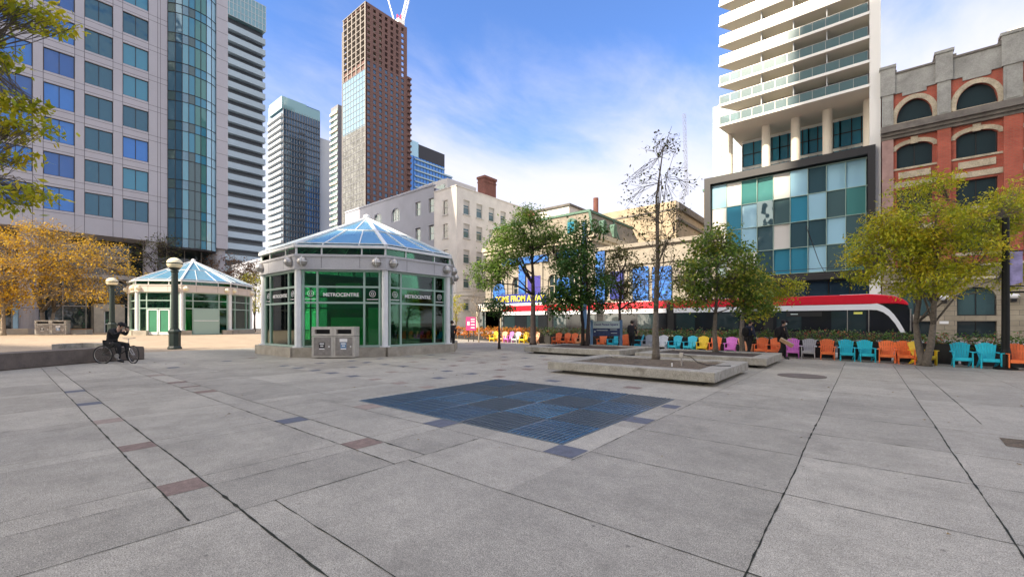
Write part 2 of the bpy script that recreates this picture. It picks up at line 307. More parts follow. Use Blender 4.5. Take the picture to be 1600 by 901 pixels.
# ------------------------------------------------------------------ mesh builder
class Pl:
    """a vertical plane: o = corner, ang = heading of its width; it faces (sin, -cos)"""
    def __init__(s, x, y, ang=0.0, z=0.0):
        s.o = Vector((x, y, z)); s.ang = R(ang); s.u = Vector((math.cos(s.ang), math.sin(s.ang), 0)); s.n = Vector((math.sin(s.ang), -math.cos(s.ang), 0))
    def p(s, a, z, out=0.0): return s.o + s.u * a + Vector((0, 0, z)) + s.n * out
WL = {}
class MB:
    def __init__(s): s.v = []; s.f = []; s.mi = []; s.cur = 0; s.smooth = False
    def add(s, vs, fs):
        b = len(s.v); s.v += [tuple(v) for v in vs]
        for f in fs: s.f.append(tuple(b + i for i in f)); s.mi.append(s.cur)
        return s
    def hexa(s, c): return s.add(c, [(0, 3, 2, 1), (4, 5, 6, 7), (0, 1, 5, 4), (1, 2, 6, 5), (2, 3, 7, 6), (3, 0, 4, 7)])
    def box(s, x0, x1, y0, y1, z0, z1): return s.hexa([(x0, y0, z0), (x1, y0, z0), (x1, y1, z0), (x0, y1, z0), (x0, y0, z1), (x1, y0, z1), (x1, y1, z1), (x0, y1, z1)])
    def bar(s, p0, p1, wd, th, up=(0, 0, 1)):
        p0 = Vector(p0); p1 = Vector(p1); d = (p1 - p0).normalized(); r = d.cross(Vector(up))
        if r.length < 1e-4: r = d.cross(Vector((0, 1, 0)))
        r.normalize(); q = r.cross(d).normalized(); r = r * wd / 2; q = q * th / 2
        return s.hexa([p0 - r - q, p0 + r - q, p1 + r - q, p1 - r - q, p0 - r + q, p0 + r + q, p1 + r + q, p1 - r + q])
    def pbox(s, pl, a0, a1, z0, z1, o0, o1):
        return s.hexa([pl.p(a0, z0, o1), pl.p(a1, z0, o1), pl.p(a1, z0, o0), pl.p(a0, z0, o0), pl.p(a0, z1, o1), pl.p(a1, z1, o1), pl.p(a1, z1, o0), pl.p(a0, z1, o0)])
    def prism(s, poly, z0, z1):
        n = len(poly); vs = [(x, y, z0) for x, y in poly] + [(x, y, z1) for x, y in poly]
        return s.add(vs, [tuple(range(n - 1, -1, -1)), tuple(range(n, 2 * n))] + [(i, (i + 1) % n, n + (i + 1) % n, n + i) for i in range(n)])
    def tube(s, pts, rad, n=8, cap=True):
        pts = [Vector(p) for p in pts]
        if not hasattr(rad, '__len__'): rad = [rad] * len(pts)
        vs = []; ref = None
        for i, p in enumerate(pts):
            d = (pts[min(i + 1, len(pts) - 1)] - pts[max(i - 1, 0)])
            d = d.normalized() if d.length > 1e-6 else Vector((0, 0, 1))
            if ref is None: ref = d.orthogonal().normalized()
            a = (ref - d * ref.dot(d)); a = a.normalized() if a.length > 1e-5 else d.orthogonal().normalized(); ref = a; b = d.cross(a)
            for k in range(n):
                t = 2 * math.pi * k / n; vs.append(p + (a * math.cos(t) + b * math.sin(t)) * rad[i])
        fs = [(i * n + k, i * n + (k + 1) % n, (i + 1) * n + (k + 1) % n, (i + 1) * n + k) for i in range(len(pts) - 1) for k in range(n)]
        if cap: fs += [tuple(range(n - 1, -1, -1)), tuple((len(pts) - 1) * n + k for k in range(n))]
        return s.add(vs, fs)
    def lathe(s, prof, c=(0, 0, 0), n=16, ph=0):
        vs = [(c[0] + r * math.cos(2 * math.pi * (k + ph) / n), c[1] + r * math.sin(2 * math.pi * (k + ph) / n), c[2] + z) for r, z in prof for k in range(n)]
        fs = [(i * n + k, i * n + (k + 1) % n, (i + 1) * n + (k + 1) % n, (i + 1) * n + k) for i in range(len(prof) - 1) for k in range(n)]
        fs += [tuple(range(n - 1, -1, -1)), tuple((len(prof) - 1) * n + k for k in range(n))]
        return s.add(vs, fs)
    def ball(s, c, r, n=12, m=8):
        if not hasattr(r, '__len__'): r = (r, r, r)
        vs = [(c[0], c[1], c[2] - r[2])]
        for i in range(1, m):
            t = math.pi * i / m
            for k in range(n):
                a = 2 * math.pi * k / n; vs.append((c[0] + r[0] * math.sin(t) * math.cos(a), c[1] + r[1] * math.sin(t) * math.sin(a), c[2] - r[2] * math.cos(t)))
        vs.append((c[0], c[1], c[2] + r[2])); e = len(vs) - 1
        fs = [(0, 1 + (k + 1) % n, 1 + k) for k in range(n)]
        for i in range(m - 2):
            for k in range(n): a = 1 + i * n + k; b = 1 + i * n + (k + 1) % n; fs.append((a, b, b + n, a + n))
        fs += [(e, 1 + (m - 2) * n + k, 1 + (m - 2) * n + (k + 1) % n) for k in range(n)]
        return s.add(vs, fs)
    def build(s, name, mats, parent=None, smooth=False, local=False, bevel=0):
        me = bpy.data.meshes.new(name); off = Vector((0, 0, 0))
        if parent is not None and not local: off = WL.get(parent.name, Vector((0, 0, 0)))
        me.from_pydata([(v[0] - off.x, v[1] - off.y, v[2] - off.z) for v in s.v], [], s.f)
        if not isinstance(mats, (list, tuple)): mats = [mats]
        for m in mats: me.materials.append(M[m])
        if len(mats) > 1: me.polygons.foreach_set('material_index', s.mi)
        if smooth: me.polygons.foreach_set('use_smooth', [True] * len(me.polygons))
        o = bpy.data.objects.new(name, me); COL.objects.link(o)
        if parent is not None: o.parent = parent; WL[o.name] = off.copy()
        if bevel:
            bv = o.modifiers.new('bevel', 'BEVEL'); bv.width = bevel; bv.segments = 2; bv.limit_method = 'ANGLE'
        return o
def tag(o, label=None, cat=None, group=None, kind=None):
    if label: o['label'] = label
    if cat: o['category'] = cat
    if group: o['group'] = group
    if kind: o['kind'] = kind
    return o
def thing(name, x, y, z=0, label=None, cat=None, group=None, rz=0):
    o = bpy.data.objects.new(name, None); COL.objects.link(o); o.location = (x, y, z); o.rotation_euler.z = rz; WL[o.name] = Vector((x, y, z))
    o.empty_display_size = .3
    return tag(o, label, cat, group)
def struct(mb, name, m): o = mb.build(name, m); return tag(o, kind='structure')
def copy_tree(o, parent=None):
    c = o.copy(); COL.objects.link(c); c.parent = parent
    WL[c.name] = WL.get(o.name, Vector())
    for ch in list(o.children):
        copy_tree(ch, c)
    return c
def delete_tree(o):
    for c in list(o.children): delete_tree(c)
    bpy.data.objects.remove(o)
def place(proto, pl, a, z, parent, out=0.0, mats=None):
    """copy a part (drawn at the origin, facing -y) on to a plane of its building"""
    c = copy_tree(proto, parent); p = pl.p(a, z, out) - WL[parent.name]; c.location = p; c.rotation_euler.z = pl.ang
    return c
def text_part(txt, size, pl, a, z, outd, m, parent, name='lettering', ext=.01, font_off=0.0, sx=1.0):
    cu = bpy.data.curves.new(name, 'FONT'); cu.body = txt; cu.size = size; cu.extrude = ext; cu.align_x = 'CENTER'; cu.align_y = 'CENTER'; cu.offset = font_off
    to = bpy.data.objects.new(name, cu); COL.objects.link(to); bpy.context.view_layer.update()
    me = bpy.data.meshes.new_from_object(to.evaluated_get(bpy.context.evaluated_depsgraph_get())); bpy.data.objects.remove(to)
    me.materials.clear(); me.materials.append(M[m])
    me.transform(Matrix.Diagonal((sx, 1, 1, 1)))
    o = bpy.data.objects.new(name, me); COL.objects.link(o); o.parent = parent
    o.location = pl.p(a, z, outd) - WL[parent.name]; o.rotation_euler = (R(90), 0, pl.ang); return o
# ================================================================== GROUND
g = MB(); g.box(-1500, 1500, -600, 2500, -.6, -.17); struct(g, 'ground', 'ground_far')
g = MB()                                                  # the plaza, rising gently towards its west end
xs = [-112, -80] + [-48 + .75 * i for i in range(26)] + [-20, 40, 80]; ys = [-70, 28.4]
XW = [-30, -22.5, -19.3, -18.9, -16.8, -16.4, -14.4, -14.0, -12.0, -11.6, -9.7, -9.3, -7.42, -7.05, -5.33, -4.95, -4.1]; YW = [-6, -1.5, .98, 1.33, 2.87, 3.30, 4.7, 6.6, 7.0, 9.3, 9.7, 12.2, 12.6, 15.0, 15.4, 18.4, 22]
XE = [-4.1, -2.62, -.58, .84, 2.9, 5.6, 8.4, 12]; YE = [-6, -3, -1.5, 0, 1.6, 3.06, 4.69, 6.15, 7.5, 9.1, 10.75, 12.3, 13.9, 15.5, 17.1, 18.7, 20.3, 22]
for X_, Y_ in ((XW, YW), (XE, YE)):
    for i in range(len(X_) - 1):
        for j in range(len(Y_) - 1): g.add([(X_[i], Y_[j], 0), (X_[i + 1], Y_[j], 0), (X_[i + 1], Y_[j + 1], 0), (X_[i], Y_[j + 1], 0)], [(0, 1, 2, 3)])
for a, b in ((-70, -6), (22, 28.4)): g.add([(-30, a, 0), (80, a, 0), (80, b, 0), (-30, b, 0)], [(0, 1, 2, 3)])
g.add([(12, -6, 0), (80, -6, 0), (80, 22, 0), (12, 22, 0)], [(0, 1, 2, 3)])
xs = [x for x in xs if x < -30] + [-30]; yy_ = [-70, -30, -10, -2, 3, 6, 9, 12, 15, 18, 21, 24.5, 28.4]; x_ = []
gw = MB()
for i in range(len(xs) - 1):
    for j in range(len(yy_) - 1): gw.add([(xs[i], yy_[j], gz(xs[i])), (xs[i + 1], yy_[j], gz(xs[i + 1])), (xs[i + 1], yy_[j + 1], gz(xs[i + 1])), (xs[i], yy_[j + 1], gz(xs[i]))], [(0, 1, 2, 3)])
xs = xs + [80]
g.add([(x, 28.4, gz(x) - (0 if k else .6)) for x in xs for k in (0, 1)], [(2 * i, 2 * i + 2, 2 * i + 3, 2 * i + 1) for i in range(len(xs) - 1)])
struct(g, 'plaza', 'paving'); struct(gw, 'west_plaza', 'paving_sun_tint')
g = MB(); g.box(-160, 90, 28.42, 48.0, -.16, -.13); struct(g, 'road', 'asphalt')
g = MB(); g.box(-160, 90, 28.4, 28.62, -.14, .006); struct(g, 'kerb', 'concrete_pale')
g = MB(); g.box(-160, 90, 48.0, 56.6, -.15, 0.0); g.box(-160, -58.2, 56.6, 120, -.15, -.004); struct(g, 'pavement', 'paving_side')
for y in (42.55, 44.05, 37.4, 38.9):
    g = MB(); g.box(-140, 70, y - .035, y + .035, -.131, -.122); struct(g, 'tram_rail', 'rail_steel')
# joints of the slabs: dark, uneven strips
def joint(mb, p, q, wd=.018, z=.004, gap=0.0):
    p = Vector((*p, 0)); q = Vector((*q, 0)); Ln = (q - p).length; n = max(2, int(Ln / .09)); d = (q - p) / n; s = Vector((-d.y, d.x, 0)).normalized()
    dr = 0; prev = None
    for i in range(n + 1):
        dr = dr * .9 + random.uniform(-.003, .003); c = p + d * i + s * dr; hw = wd * random.uniform(.10, .42)
        if random.random() < .10: hw *= random.uniform(1.3, 2.3)
        cu = (c - s * hw, c + s * hw)
        if prev and not (gap and random.random() < gap):
            mb.add([(prev[0].x, prev[0].y, z + gz(prev[0].x)), (cu[0].x, cu[0].y, z + gz(cu[0].x)), (cu[1].x, cu[1].y, z + gz(cu[1].x)), (prev[1].x, prev[1].y, z + gz(prev[1].x))], [(0, 1, 2, 3)])
        prev = cu
g = MB()
GX0, GX1, GY0, GY1 = -8.0, -3.05, 4.72, 9.02
for x, y0, y1, wd in [(-.58, -2, 22, .022), (.84, 1, 21.5, .022), (1.43, 9.9, 21.6, .022), (-2.62, 4.25, 21.4, .013)]: joint(g, (x, y0), (x, y1), wd)
for x in (2.9, 5.6, 8.4): joint(g, (x, -2), (x, 21), .010)
for y in YE[3:-1]: joint(g, (-2.62 if y > 4.2 else -4.1, y), (-.58, y), .014); joint(g, (-.58, y), (.84, y), .014); joint(g, (.84, y), (12, y), .012)
for y, wd in ((.98, .022), (1.33, .026)): joint(g, (-22.5, y), (-4.2 if y < 1 else -2.35, y), wd)
joint(g, (-4.1, .98), (-4.1, 4.25), .014); joint(g, (-4.1, -3), (-4.1, .98), .012)
for y in (2.87, 3.30): joint(g, (-20.5, y), (-4.1, y), .017)
for x in XW[1:-1]:
    for a, b in ((-6, .98), (1.33, 2.87), (3.3, 4.7), (4.7, 18)): joint(g, (x, a), (x, b), .009 if b < 5 else .008)
for y in YW[6:-1]: joint(g, (-22, y), (GX0 - .35, y), .008)
joint(g, (GX0 - .35, GY0 - .42), (-2.62, GY0 - .42), .011); joint(g, (GX0 - .35, GY0 - .42), (GX0 - .35, 11), .009); joint(g, (GX0 - .35, GY1 + .35), (-2.62, GY1 + .35), .010)
for i in range(14): joint(g, (-24 - i * 1.9, 3 if i > 1 else 5), (-24 - i * 1.9, 28), .008)
for y in (6, 9, 12, 15, 18, 21, 24.5): joint(g, (-50, y), (-22.5, y), .008)
struct(g, 'paving_joints', 'joint')
def paver(kind, cells, z=.003):
    mb = MB()
    for x, y, a, b in cells: 
        zz_ = gz(x) + z; mb.add([(x - a, y - b, zz_), (x + a, y - b, zz_), (x + a, y + b, zz_), (x - a, y + b, zz_)], [(0, 1, 2, 3)])
    struct(mb, 'coloured_pavers', kind)
by = (.98 + 1.33) / 2; b2 = (2.87 + 3.3) / 2
rnd = random.Random(3)
red = [(-5.14, by, .19, .17), (-7.24, by, .18, .17), (-5.14, b2, .19, .2), (-11.8, b2, .19, .2), (-14.2, b2, .19, .2), (-13.0, b2 + .0, .1, .2)]
pink = [(-9.5, by, .19, .17), (-9.5, b2 + .0, .0, .0), (-7.3, GY0 - .2, .22, .2), (-16.6, b2, .2, .2)]
blue = [(-11.8, by, .19, .17), (-14.2, by, .19, .17), (-7.24, b2, .18, .2), (-5.2, GY0 - .21, .22, .2), (GX1 + .18, GY0 - .2, .21, .2), (GX1 + .2, GY0 + 2.0, .2, .2), (GX1 + .2, 8.2, .15, .17)]
for i, x in enumerate((-9.5, -11.8, -14.2, -16.6)):
    for j, y in enumerate((6.8, 9.5, 12.4, 15.2)):
        for (dx, dy) in ((0, 0), (1.15, 0), (0, 1.35)):
            (red, pink, blue, blue)[rnd.randrange(4)].append((x + dx, y + dy, .17, .17))
for x, y in ((-6.6, 9.75), (-4.4, 10.0), (-8.9, 11.6), (-20.5, 6.1), (-19.0, 4.0), (-21.5, 7.4)): (red, blue)[rnd.randrange(2)].append((x, y, .2, .17))
paver('paver_red', red); paver('paver_pink', pink); paver('paver_blue', blue)
# the tiled light-well grate set into the paving
t = thing('skylight_grate', (GX0 + GX1) / 2, (GY0 + GY1) / 2, 0, 'rectangular sunken grate of blue and brown glazed panels set flush in the plaza paving', 'grate')
mb = MB(); mb.box(GX0, GX1, GY0, GY1, .001, .008); mb.build('frame', 'grate_bar', t)
nx, ny = 5, 4; pw = (GX1 - GX0 - .04) / nx; ph = (GY1 - GY0 - .04) / ny
pat = ['grate_blue', 'grate_brown', 'grate_blue_b', 'grate_blue', 'grate_brown', 'grate_blue_b', 'grate_blue', 'grate_brown', 'grate_blue_b', 'grate_blue']
lay = {(0, 0): 'grate_blue', (1, 0): 'grate_blue', (2, 0): 'grate_blue', (3, 0): 'grate_brown', (4, 0): 'grate_blue', (0, 1): 'grate_blue', (1, 1): 'grate_blue_b', (2, 1): 'grate_brown', (3, 1): 'grate_blue_b', (4, 1): 'grate_brown',
       (0, 2): 'grate_brown', (1, 2): 'grate_brown', (2, 2): 'grate_blue_b', (3, 2): 'grate_brown', (4, 2): 'grate_blue', (0, 3): 'grate_blue', (1, 3): 'grate_brown', (2, 3): 'grate_blue', (3, 3): 'grate_blue', (4, 3): 'grate_brown'}
for i in range(nx):
    for j in range(ny):
        x0 = GX0 + .03 + i * pw; y0 = GY0 + .03 + j * ph
        mb = MB(); mb.box(x0, x0 + pw - .02, y0, y0 + ph - .02, .009, .013); p = mb.build('glass_panel', lay[(i, j)], t)
        mb = MB()
        for k in range(1, 12): mb.box(x0 + k * pw / 12 - .006, x0 + k * pw / 12 + .006, y0, y0 + ph - .02, .0132, .024)
        for k in range(1, 6): mb.box(x0, x0 + pw - .02, y0 + k * ph / 6 - .004, y0 + k * ph / 6 + .004, .0245, .027)
        mb.build('grid_bars', 'grate_bar', p)
# drain covers, litter
mb = MB(); mb.lathe([(.62, .0), (.62, .012), (.5, .014)], (-1.45, 15.4, .004), 24); tag(mb.build('manhole_cover', 'concrete_dark'), 'dark round utility cover in the paving right of the long planters', 'manhole cover')
mb = MB(); mb.add([(1.42, 8.35, .005), (2.1, 8.3, .005), (2.15, 8.95, .005), (1.45, 8.9, .005)], [(0, 1, 2, 3)]); struct(mb, 'bare_earth_patch', 'soil')
mb = MB()
for i in range(130):
    x = rnd.uniform(-9, 3); y = rnd.uniform(1.2, 14)
    if i > 60: x = rnd.uniform(-22, -6); y = rnd.uniform(1, 14)
    s = rnd.uniform(.012, .035); a = rnd.uniform(0, 6.3); c, d = math.cos(a) * s, math.sin(a) * s
    z = gz(x) + .012
    mb.add([(x + c, y + d, z), (x - d * .5, y + c * .5, z + s * .5), (x - c, y - d, z + .003), (x + d * .5, y - c * .5, z + s * .3)], [(0, 1, 2, 3)])
tag(mb.build('fallen_leaves', 'leaf_litter'), 'small dry brown leaves scattered over the plaza paving', 'leaves', kind='stuff')
# ================================================================== UNSEEN TOWERS BEHIND THE CAMERA (shaped so that their shadow falls over the plaza)
def off_tower(poly, h, label):
    cx = sum(p[0] for p in poly) / len(poly); cy = sum(p[1] for p in poly) / len(poly)
    t = thing('office_tower', cx, cy, 0, label, 'office tower')
    mb = MB(); mb.prism(poly, -.1, h); mb.build('wall', 'caster', t)
    mb = MB(); z = 5
    big = [(cx + (x - cx) * 1.004, cy + (y - cy) * 1.004) for x, y in poly]
    fl = 0
    while z < h - 3:
        mb = MB(); mb.prism(big, z, z + 2.1); mb.build('window_band', 'glass_grey', t); z += 4.0; fl += 1
EL = math.tan(R(SUN_EL)); 
def casters():
    H = 120; s = H / EL; sx, sy = SDIR.x * s, SDIR.y * s
    sh = [(-49, -8), (-12.5, 23.5), (-10, 76), (90, 76)]        # wanted shadow outline on the plaza; the footprint follows it
    up = [(x + sx, y + sy) for x, y in sh]
    off_tower([(up[0][0], up[0][1] - 35), (140, up[0][1] - 35), (140, up[3][1]), up[2], up[1], up[0]], H, 'tall grey banded office tower south of the square, unseen, shaped to cast the long shade')
    H2 = 165; s = H2 / EL; sx, sy = SDIR.x * s, SDIR.y * s
    x0 = 1.2 + sx; y0 = 100 + sy
    off_tower([(x0, y0 - 25), (150, y0 - 25), (150, y0), (x0, y0)], H2, 'taller grey banded office tower behind the first one, unseen, shaped to shade the red building')
casters()
# ================================================================== FACADE HELPERS
def wall_grid(mb, pl, us, zs, holes, depth=.3):
    for i in range(len(us) - 1):
        for j in range(len(zs) - 1):
            a0, a1, z0, z1 = us[i], us[i + 1], zs[j], zs[j + 1]
            if (i, j) in holes:
                q = [pl.p(a0, z0), pl.p(a1, z0), pl.p(a1, z1), pl.p(a0, z1)]; b = [pl.p(a0, z0, -depth), pl.p(a1, z0, -depth), pl.p(a1, z1, -depth), pl.p(a0, z1, -depth)]
                mb.add(q + b, [(0, 1, 5, 4), (1, 2, 6, 5), (2, 3, 7, 6), (3, 0, 4, 7)])
            else: mb.add([pl.p(a0, z0), pl.p(a1, z0), pl.p(a1, z1), pl.p(a0, z1)], [(0, 1, 2, 3)])
def win_proto(wd, ht, glass, frame='dark_bronze', nv=1, nh=0, ft=.07, blind=None):
    """window: glass pane with a frame as its child; drawn at the origin, facing -y"""
    mb = MB(); mb.box(0, wd, .04, .06, 0, ht); o = mb.build('window', glass)
    mb = MB(); mb.box(0, ft, -.02, .038, 0, ht); mb.box(wd - ft, wd, -.02, .038, 0, ht); mb.box(ft, wd - ft, -.02, .038, 0, ft); mb.box(ft, wd - ft, -.02, .038, ht - ft, ht)
    for k in range(nv): x = wd * (k + 1) / (nv + 1); mb.box(x - ft * .4, x + ft * .4, -.018, .037, ft, ht - ft)
    for k in range(nh): z = ht * (k + 1) / (nh + 1); mb.box(ft, wd - ft, -.016, .036, z - ft * .4, z + ft * .4)
    mb.build('frame', frame, o, local=True)
    if blind:
        mb = MB(); mb.box(ft, wd - ft, .02, .036, ht * (1 - blind), ht - ft); mb.build('blind', 'trim_pale', o, local=True)
    return o
def solid(x0, x1, y0, y1, z0, z1): mb = MB(); return mb.box(x0, x1, y0, y1, z0, z1)
# ================================================================== LEFT OFFICE BUILDING (west side, faces east)
LX = -70
B = thing('office_building', LX - 15, 5, .4, 'lilac grey panelled office block with blue windows and a curved glass bay', 'office building')
pl = Pl(LX, 0, 90)
Z0, FH, NF = 12.0, 3.83, 14; ZT = 14.25 + FH * NF + 1
wins = []; ys = [.16 - 3.3 * k for k in range(8, 0, -1)] + [.0, 3.22, 6.46, 9.78]
us = [-30]; 
for y in ys: us += [y, y + 2.44]
us += [14.15]
zs = [Z0]
for k in range(NF): zs += [14.25 + FH * k, 16.85 + FH * k]
zs += [ZT]
holes = {(2 * i + 1, 2 * k + 1) for i in range(len(ys)) for k in range(NF)}
mb = MB(); wall_grid(mb, pl, us, zs, holes, .22)
mb.box(LX - 30, LX - 4, -30, 14.15, Z0, ZT - .2); mb.box(LX - 30, LX - .01, 14.15, 20.95, Z0 + .01, ZT + 8)
mb.add([(LX, -30, Z0), (LX - 5, -30, Z0), (LX - 5, 14.15, Z0), (LX, 14.15, Z0)], [(0, 1, 2, 3)])
mb.add([(LX - .01, 19.5, Z0), (LX - .01, 19.5, ZT + 8), (LX + .25, 19.5, ZT + 8), (LX + .25, 19.5, Z0), (LX + .25, 20.9, Z0), (LX + .25, 20.9, ZT + 8), (LX - .01, 20.9, ZT + 8), (LX - .01, 20.9, Z0)], [(0, 1, 2, 3), (3, 2, 5, 4), (4, 5, 6, 7), (0, 3, 4, 7)])
mb.build('wall', 'panel_lilac', B)
mb = MB()                                                       # panel joints
for u in us[1:] + [13.4, 12.23 + .9]: mb.pbox(pl, u - .02, u + .02, Z0, ZT, .0, .006)
for z in zs[1:-1]:
    pass
for k in range(NF + 1):
    for dz in (0.15 - .0,): mb.pbox(pl, -30, 14.15, 14.25 + FH * k - .30, 14.25 + FH * k - .26, .001, .007)
    mb.pbox(pl, -30, 14.15, 16.85 + FH * k + .26, 16.85 + FH * k + .30, .001, .007)
for k in range(int((ZT + 8 - Z0) / 1.92)): mb.box(LX + .251, LX + .257, 19.5, 20.9, Z0 + 1.9 * k, Z0 + 1.9 * k + .04)
mb.build('panel_joints', 'panel_gap', B)
protos = {}
for gk in ('glass_blue', 'glass_blue_deep', 'glass_teal', 'glass_office'): protos[gk] = win_proto(2.44, 2.6, gk, nv=1)
for i, y in enumerate(ys):
    for k in range(NF):
        if y < -16 and k < 14 and i < 3: pass
        col = i - (len(ys) - 4)
        gk = ('glass_blue', 'glass_blue_deep')[(k * 7 + col * 3) % 5 < 2] if col <= 1 else 'glass_office' if col == 2 else 'glass_teal' if (k + col) % 3 else 'glass_office'
        if k == 0 and col == 1: gk = 'glass_blue'
        if k in (2,) and col == 3: gk = 'glass_blue'
        if i >= 5: place(protos[gk], pl, y, 14.25 + FH * k, B, -.16)
for o in protos.values(): delete_tree(o)
# curved glass bay
bay = MB(); cyy = (14.15 + 19.5) / 2; half = (19.5 - 14.15) / 2; bul = 1.7; nseg = 8
arc = [(LX + bul * math.sqrt(max(0, 1 - (t / half) ** 2 * .86)) - bul * .37, cyy + t) for t in [half * (-1 + 2 * i / nseg) for i in range(nseg + 1)]]
gl_cycle = ['glass_blue', 'glass_tower', 'glass_teal', 'glass_green', 'glass_green', 'glass_sky', 'glass_sky', 'glass_sky']
for k in range(NF + 2):
    zb = Z0 - .5 + FH * k
    for i in range(nseg):
        (x0, y0), (x1, y1) = arc[i], arc[i + 1]
        if k > 14 and i % 2: continue
    mb = MB()
    for part, (za, zc) in enumerate(((zb, zb + 1.2), (zb + 1.2, zb + FH))):
        for i in range(nseg):
            (x0, y0), (x1, y1) = arc[i], arc[i + 1]
            mb.cur = [5, 5, 1, 1, 2, 2, 3, 3][i] if part else [4, 5, 5, 4, 1, 1, 3, 3][i]
            if k > 8 and part and i < 3: mb.cur = 4 if (i + k) % 3 == 0 else (0, 5)[k % 2]
            if k < 3 and i in (3, 4): mb.cur = 4
            mb.add([(x0, y0, za + .04), (x1, y1, za + .04), (x1, y1, zc), (x0, y0, zc)], [(0, 1, 2, 3)])
    f = mb.build('curved_glazing', ['glass_blue', 'glass_teal', 'glass_green', 'glass_sky', 'glass_grey', 'tower_mid_glass'], B)
    mb = MB()
    for i in range(nseg + 1):
        x, y = arc[i]; mb.box(x - .03, x + .05, y - .035, y + .035, zb, zb + FH)
    for z in (zb, zb + 1.2): 
        for i in range(nseg): (x0, y0), (x1, y1) = arc[i], arc[i + 1]; mb.bar((x0 + .02, y0, z), (x1 + .02, y1, z), .1, .05)
    mb.build('mullions', 'dark_bronze', f)
mb = MB(); mb.prism([(LX - .5, 14.2)] + arc + [(LX - .5, 19.45)], Z0 - .7, Z0 - .5); mb.build('bay_soffit', 'dark_bronze', B)
# recessed base: columns, dark glazing, mezzanine, entrance
for y in (-18, -10, -2.0, 2.2 - .3 + .3, 12.6, 20.2):
    mb = MB(); mb.lathe([(.75, .3), (.75, Z0)], (LX - 1.2, y, 0), 20); c = mb.build('column', 'panel_lilac', B, smooth=False)
    mb = MB()
    for z in (3.2, 6.0, 8.8): mb.lathe([(.757, z), (.757, z + .04)], (LX - 1.2, y, 0), 20)
    mb.build('ring_joint', 'panel_gap', c)
mb = MB(); mb.box(LX - 5.2, LX - 5, -30, 21, .4, Z0); mb.build('lobby_glazing', 'glass_dark', B)
mb = MB()
for i in range(26): y = -29 + i * 2; mb.box(LX - 5, LX - 4.9, y, y + .1, .4, Z0)
for z in (3.6, 7.2, 10): mb.box(LX - 4.97, LX - 4.88, -30, 21, z, z + .12)
mb.build('lobby_mullions', 'steel', B)
mb = MB(); mb.box(LX - 4.85, LX - 1.8, 6.2, 13.2, 7.0, 7.5); mb.build('mezzanine_edge', 'concrete_pale', B)
ex0, ex1 = onX(147, LX - 2), onX(195, LX - 2)
e = MB(); e.box(LX - 4.8, LX - 2, ex0, ex0 + .9, .4, 3.1); e.box(LX - 4.8, LX - 2, ex1 - .9, ex1, .4, 3.1); e.box(LX - 4.8, LX - 2, ex0, ex1, 3.1, 3.9); e.build('entrance_surround', 'stone_cream', B)
d = MB(); d.box(LX - 2.4, LX - 2.3, ex0 + .9, ex1 - .9, .42, 3.1); d = d.build('entrance_door', 'glass_dark', B)
mb = MB()
for y in (ex0 + .9, (ex0 + ex1) / 2 - .04, ex1 - 1.0): mb.box(LX - 2.29, LX - 2.2, y, y + .1, .42, 3.1)
mb.box(LX - 2.29, LX - 2.2, ex0 + .9, ex1 - .9, 1.4, 1.5); mb.box(LX - 2.29, LX - 2.2, ex0 + .9, ex1 - .9, 3.0, 3.1); mb.build('door_frame', 'white', d)
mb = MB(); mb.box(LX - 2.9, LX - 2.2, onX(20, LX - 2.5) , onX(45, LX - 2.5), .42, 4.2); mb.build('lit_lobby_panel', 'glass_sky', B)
# ================================================================== DISTANT TOWERS
def floors_tower():
    pass
# T1: white and dark striped slab tower
X1 = -150; ya, yb = onX(340, X1), onX(413.5, X1)
T = thing('apartment_tower', X1 - 12, (ya + yb) / 2, 0, 'slab tower with white balcony stripes and dark gaps behind the lilac office block', 'tower block')
solid(X1 - 26, X1 - 1.6, ya, yb, 0, 105).build('wall', 'tower_dark', T)
fh = 3.55; n = 27
for k in range(n):
    z = 95.4 - fh * (k + 1)
    mb = MB(); mb.box(X1 - 1.6, X1, ya, yb + .3, z, z + .5); mb.box(X1 - .18, X1 - .02, ya, yb + .25, z + .5, z + 1.75); mb.build('balcony', 'tower_blue', T)
    mb = MB(); mb.box(X1 - 1.59, X1 - 1.5, ya, yb, z + .6, z + 2.6); mb.build('window', 'glass_dark', T)
c = solid(X1 - 25, X1 + .1, ya, yb + .3, 96.0, 104.2).build('crown', 'glass_tealgrey', T)
mb = MB()
for i in range(14): y = ya + (yb - ya + .3) * i / 13; mb.box(X1 + .1, X1 + .16, y - .05, y + .05, 96, 104.2)
for i in range(5): z = 96 + 8.2 * i / 4; mb.box(X1 + .1, X1 + .15, ya, yb + .3, z - .05, z + .05)
mb.build('crown_mullions', 'tower_white', c)
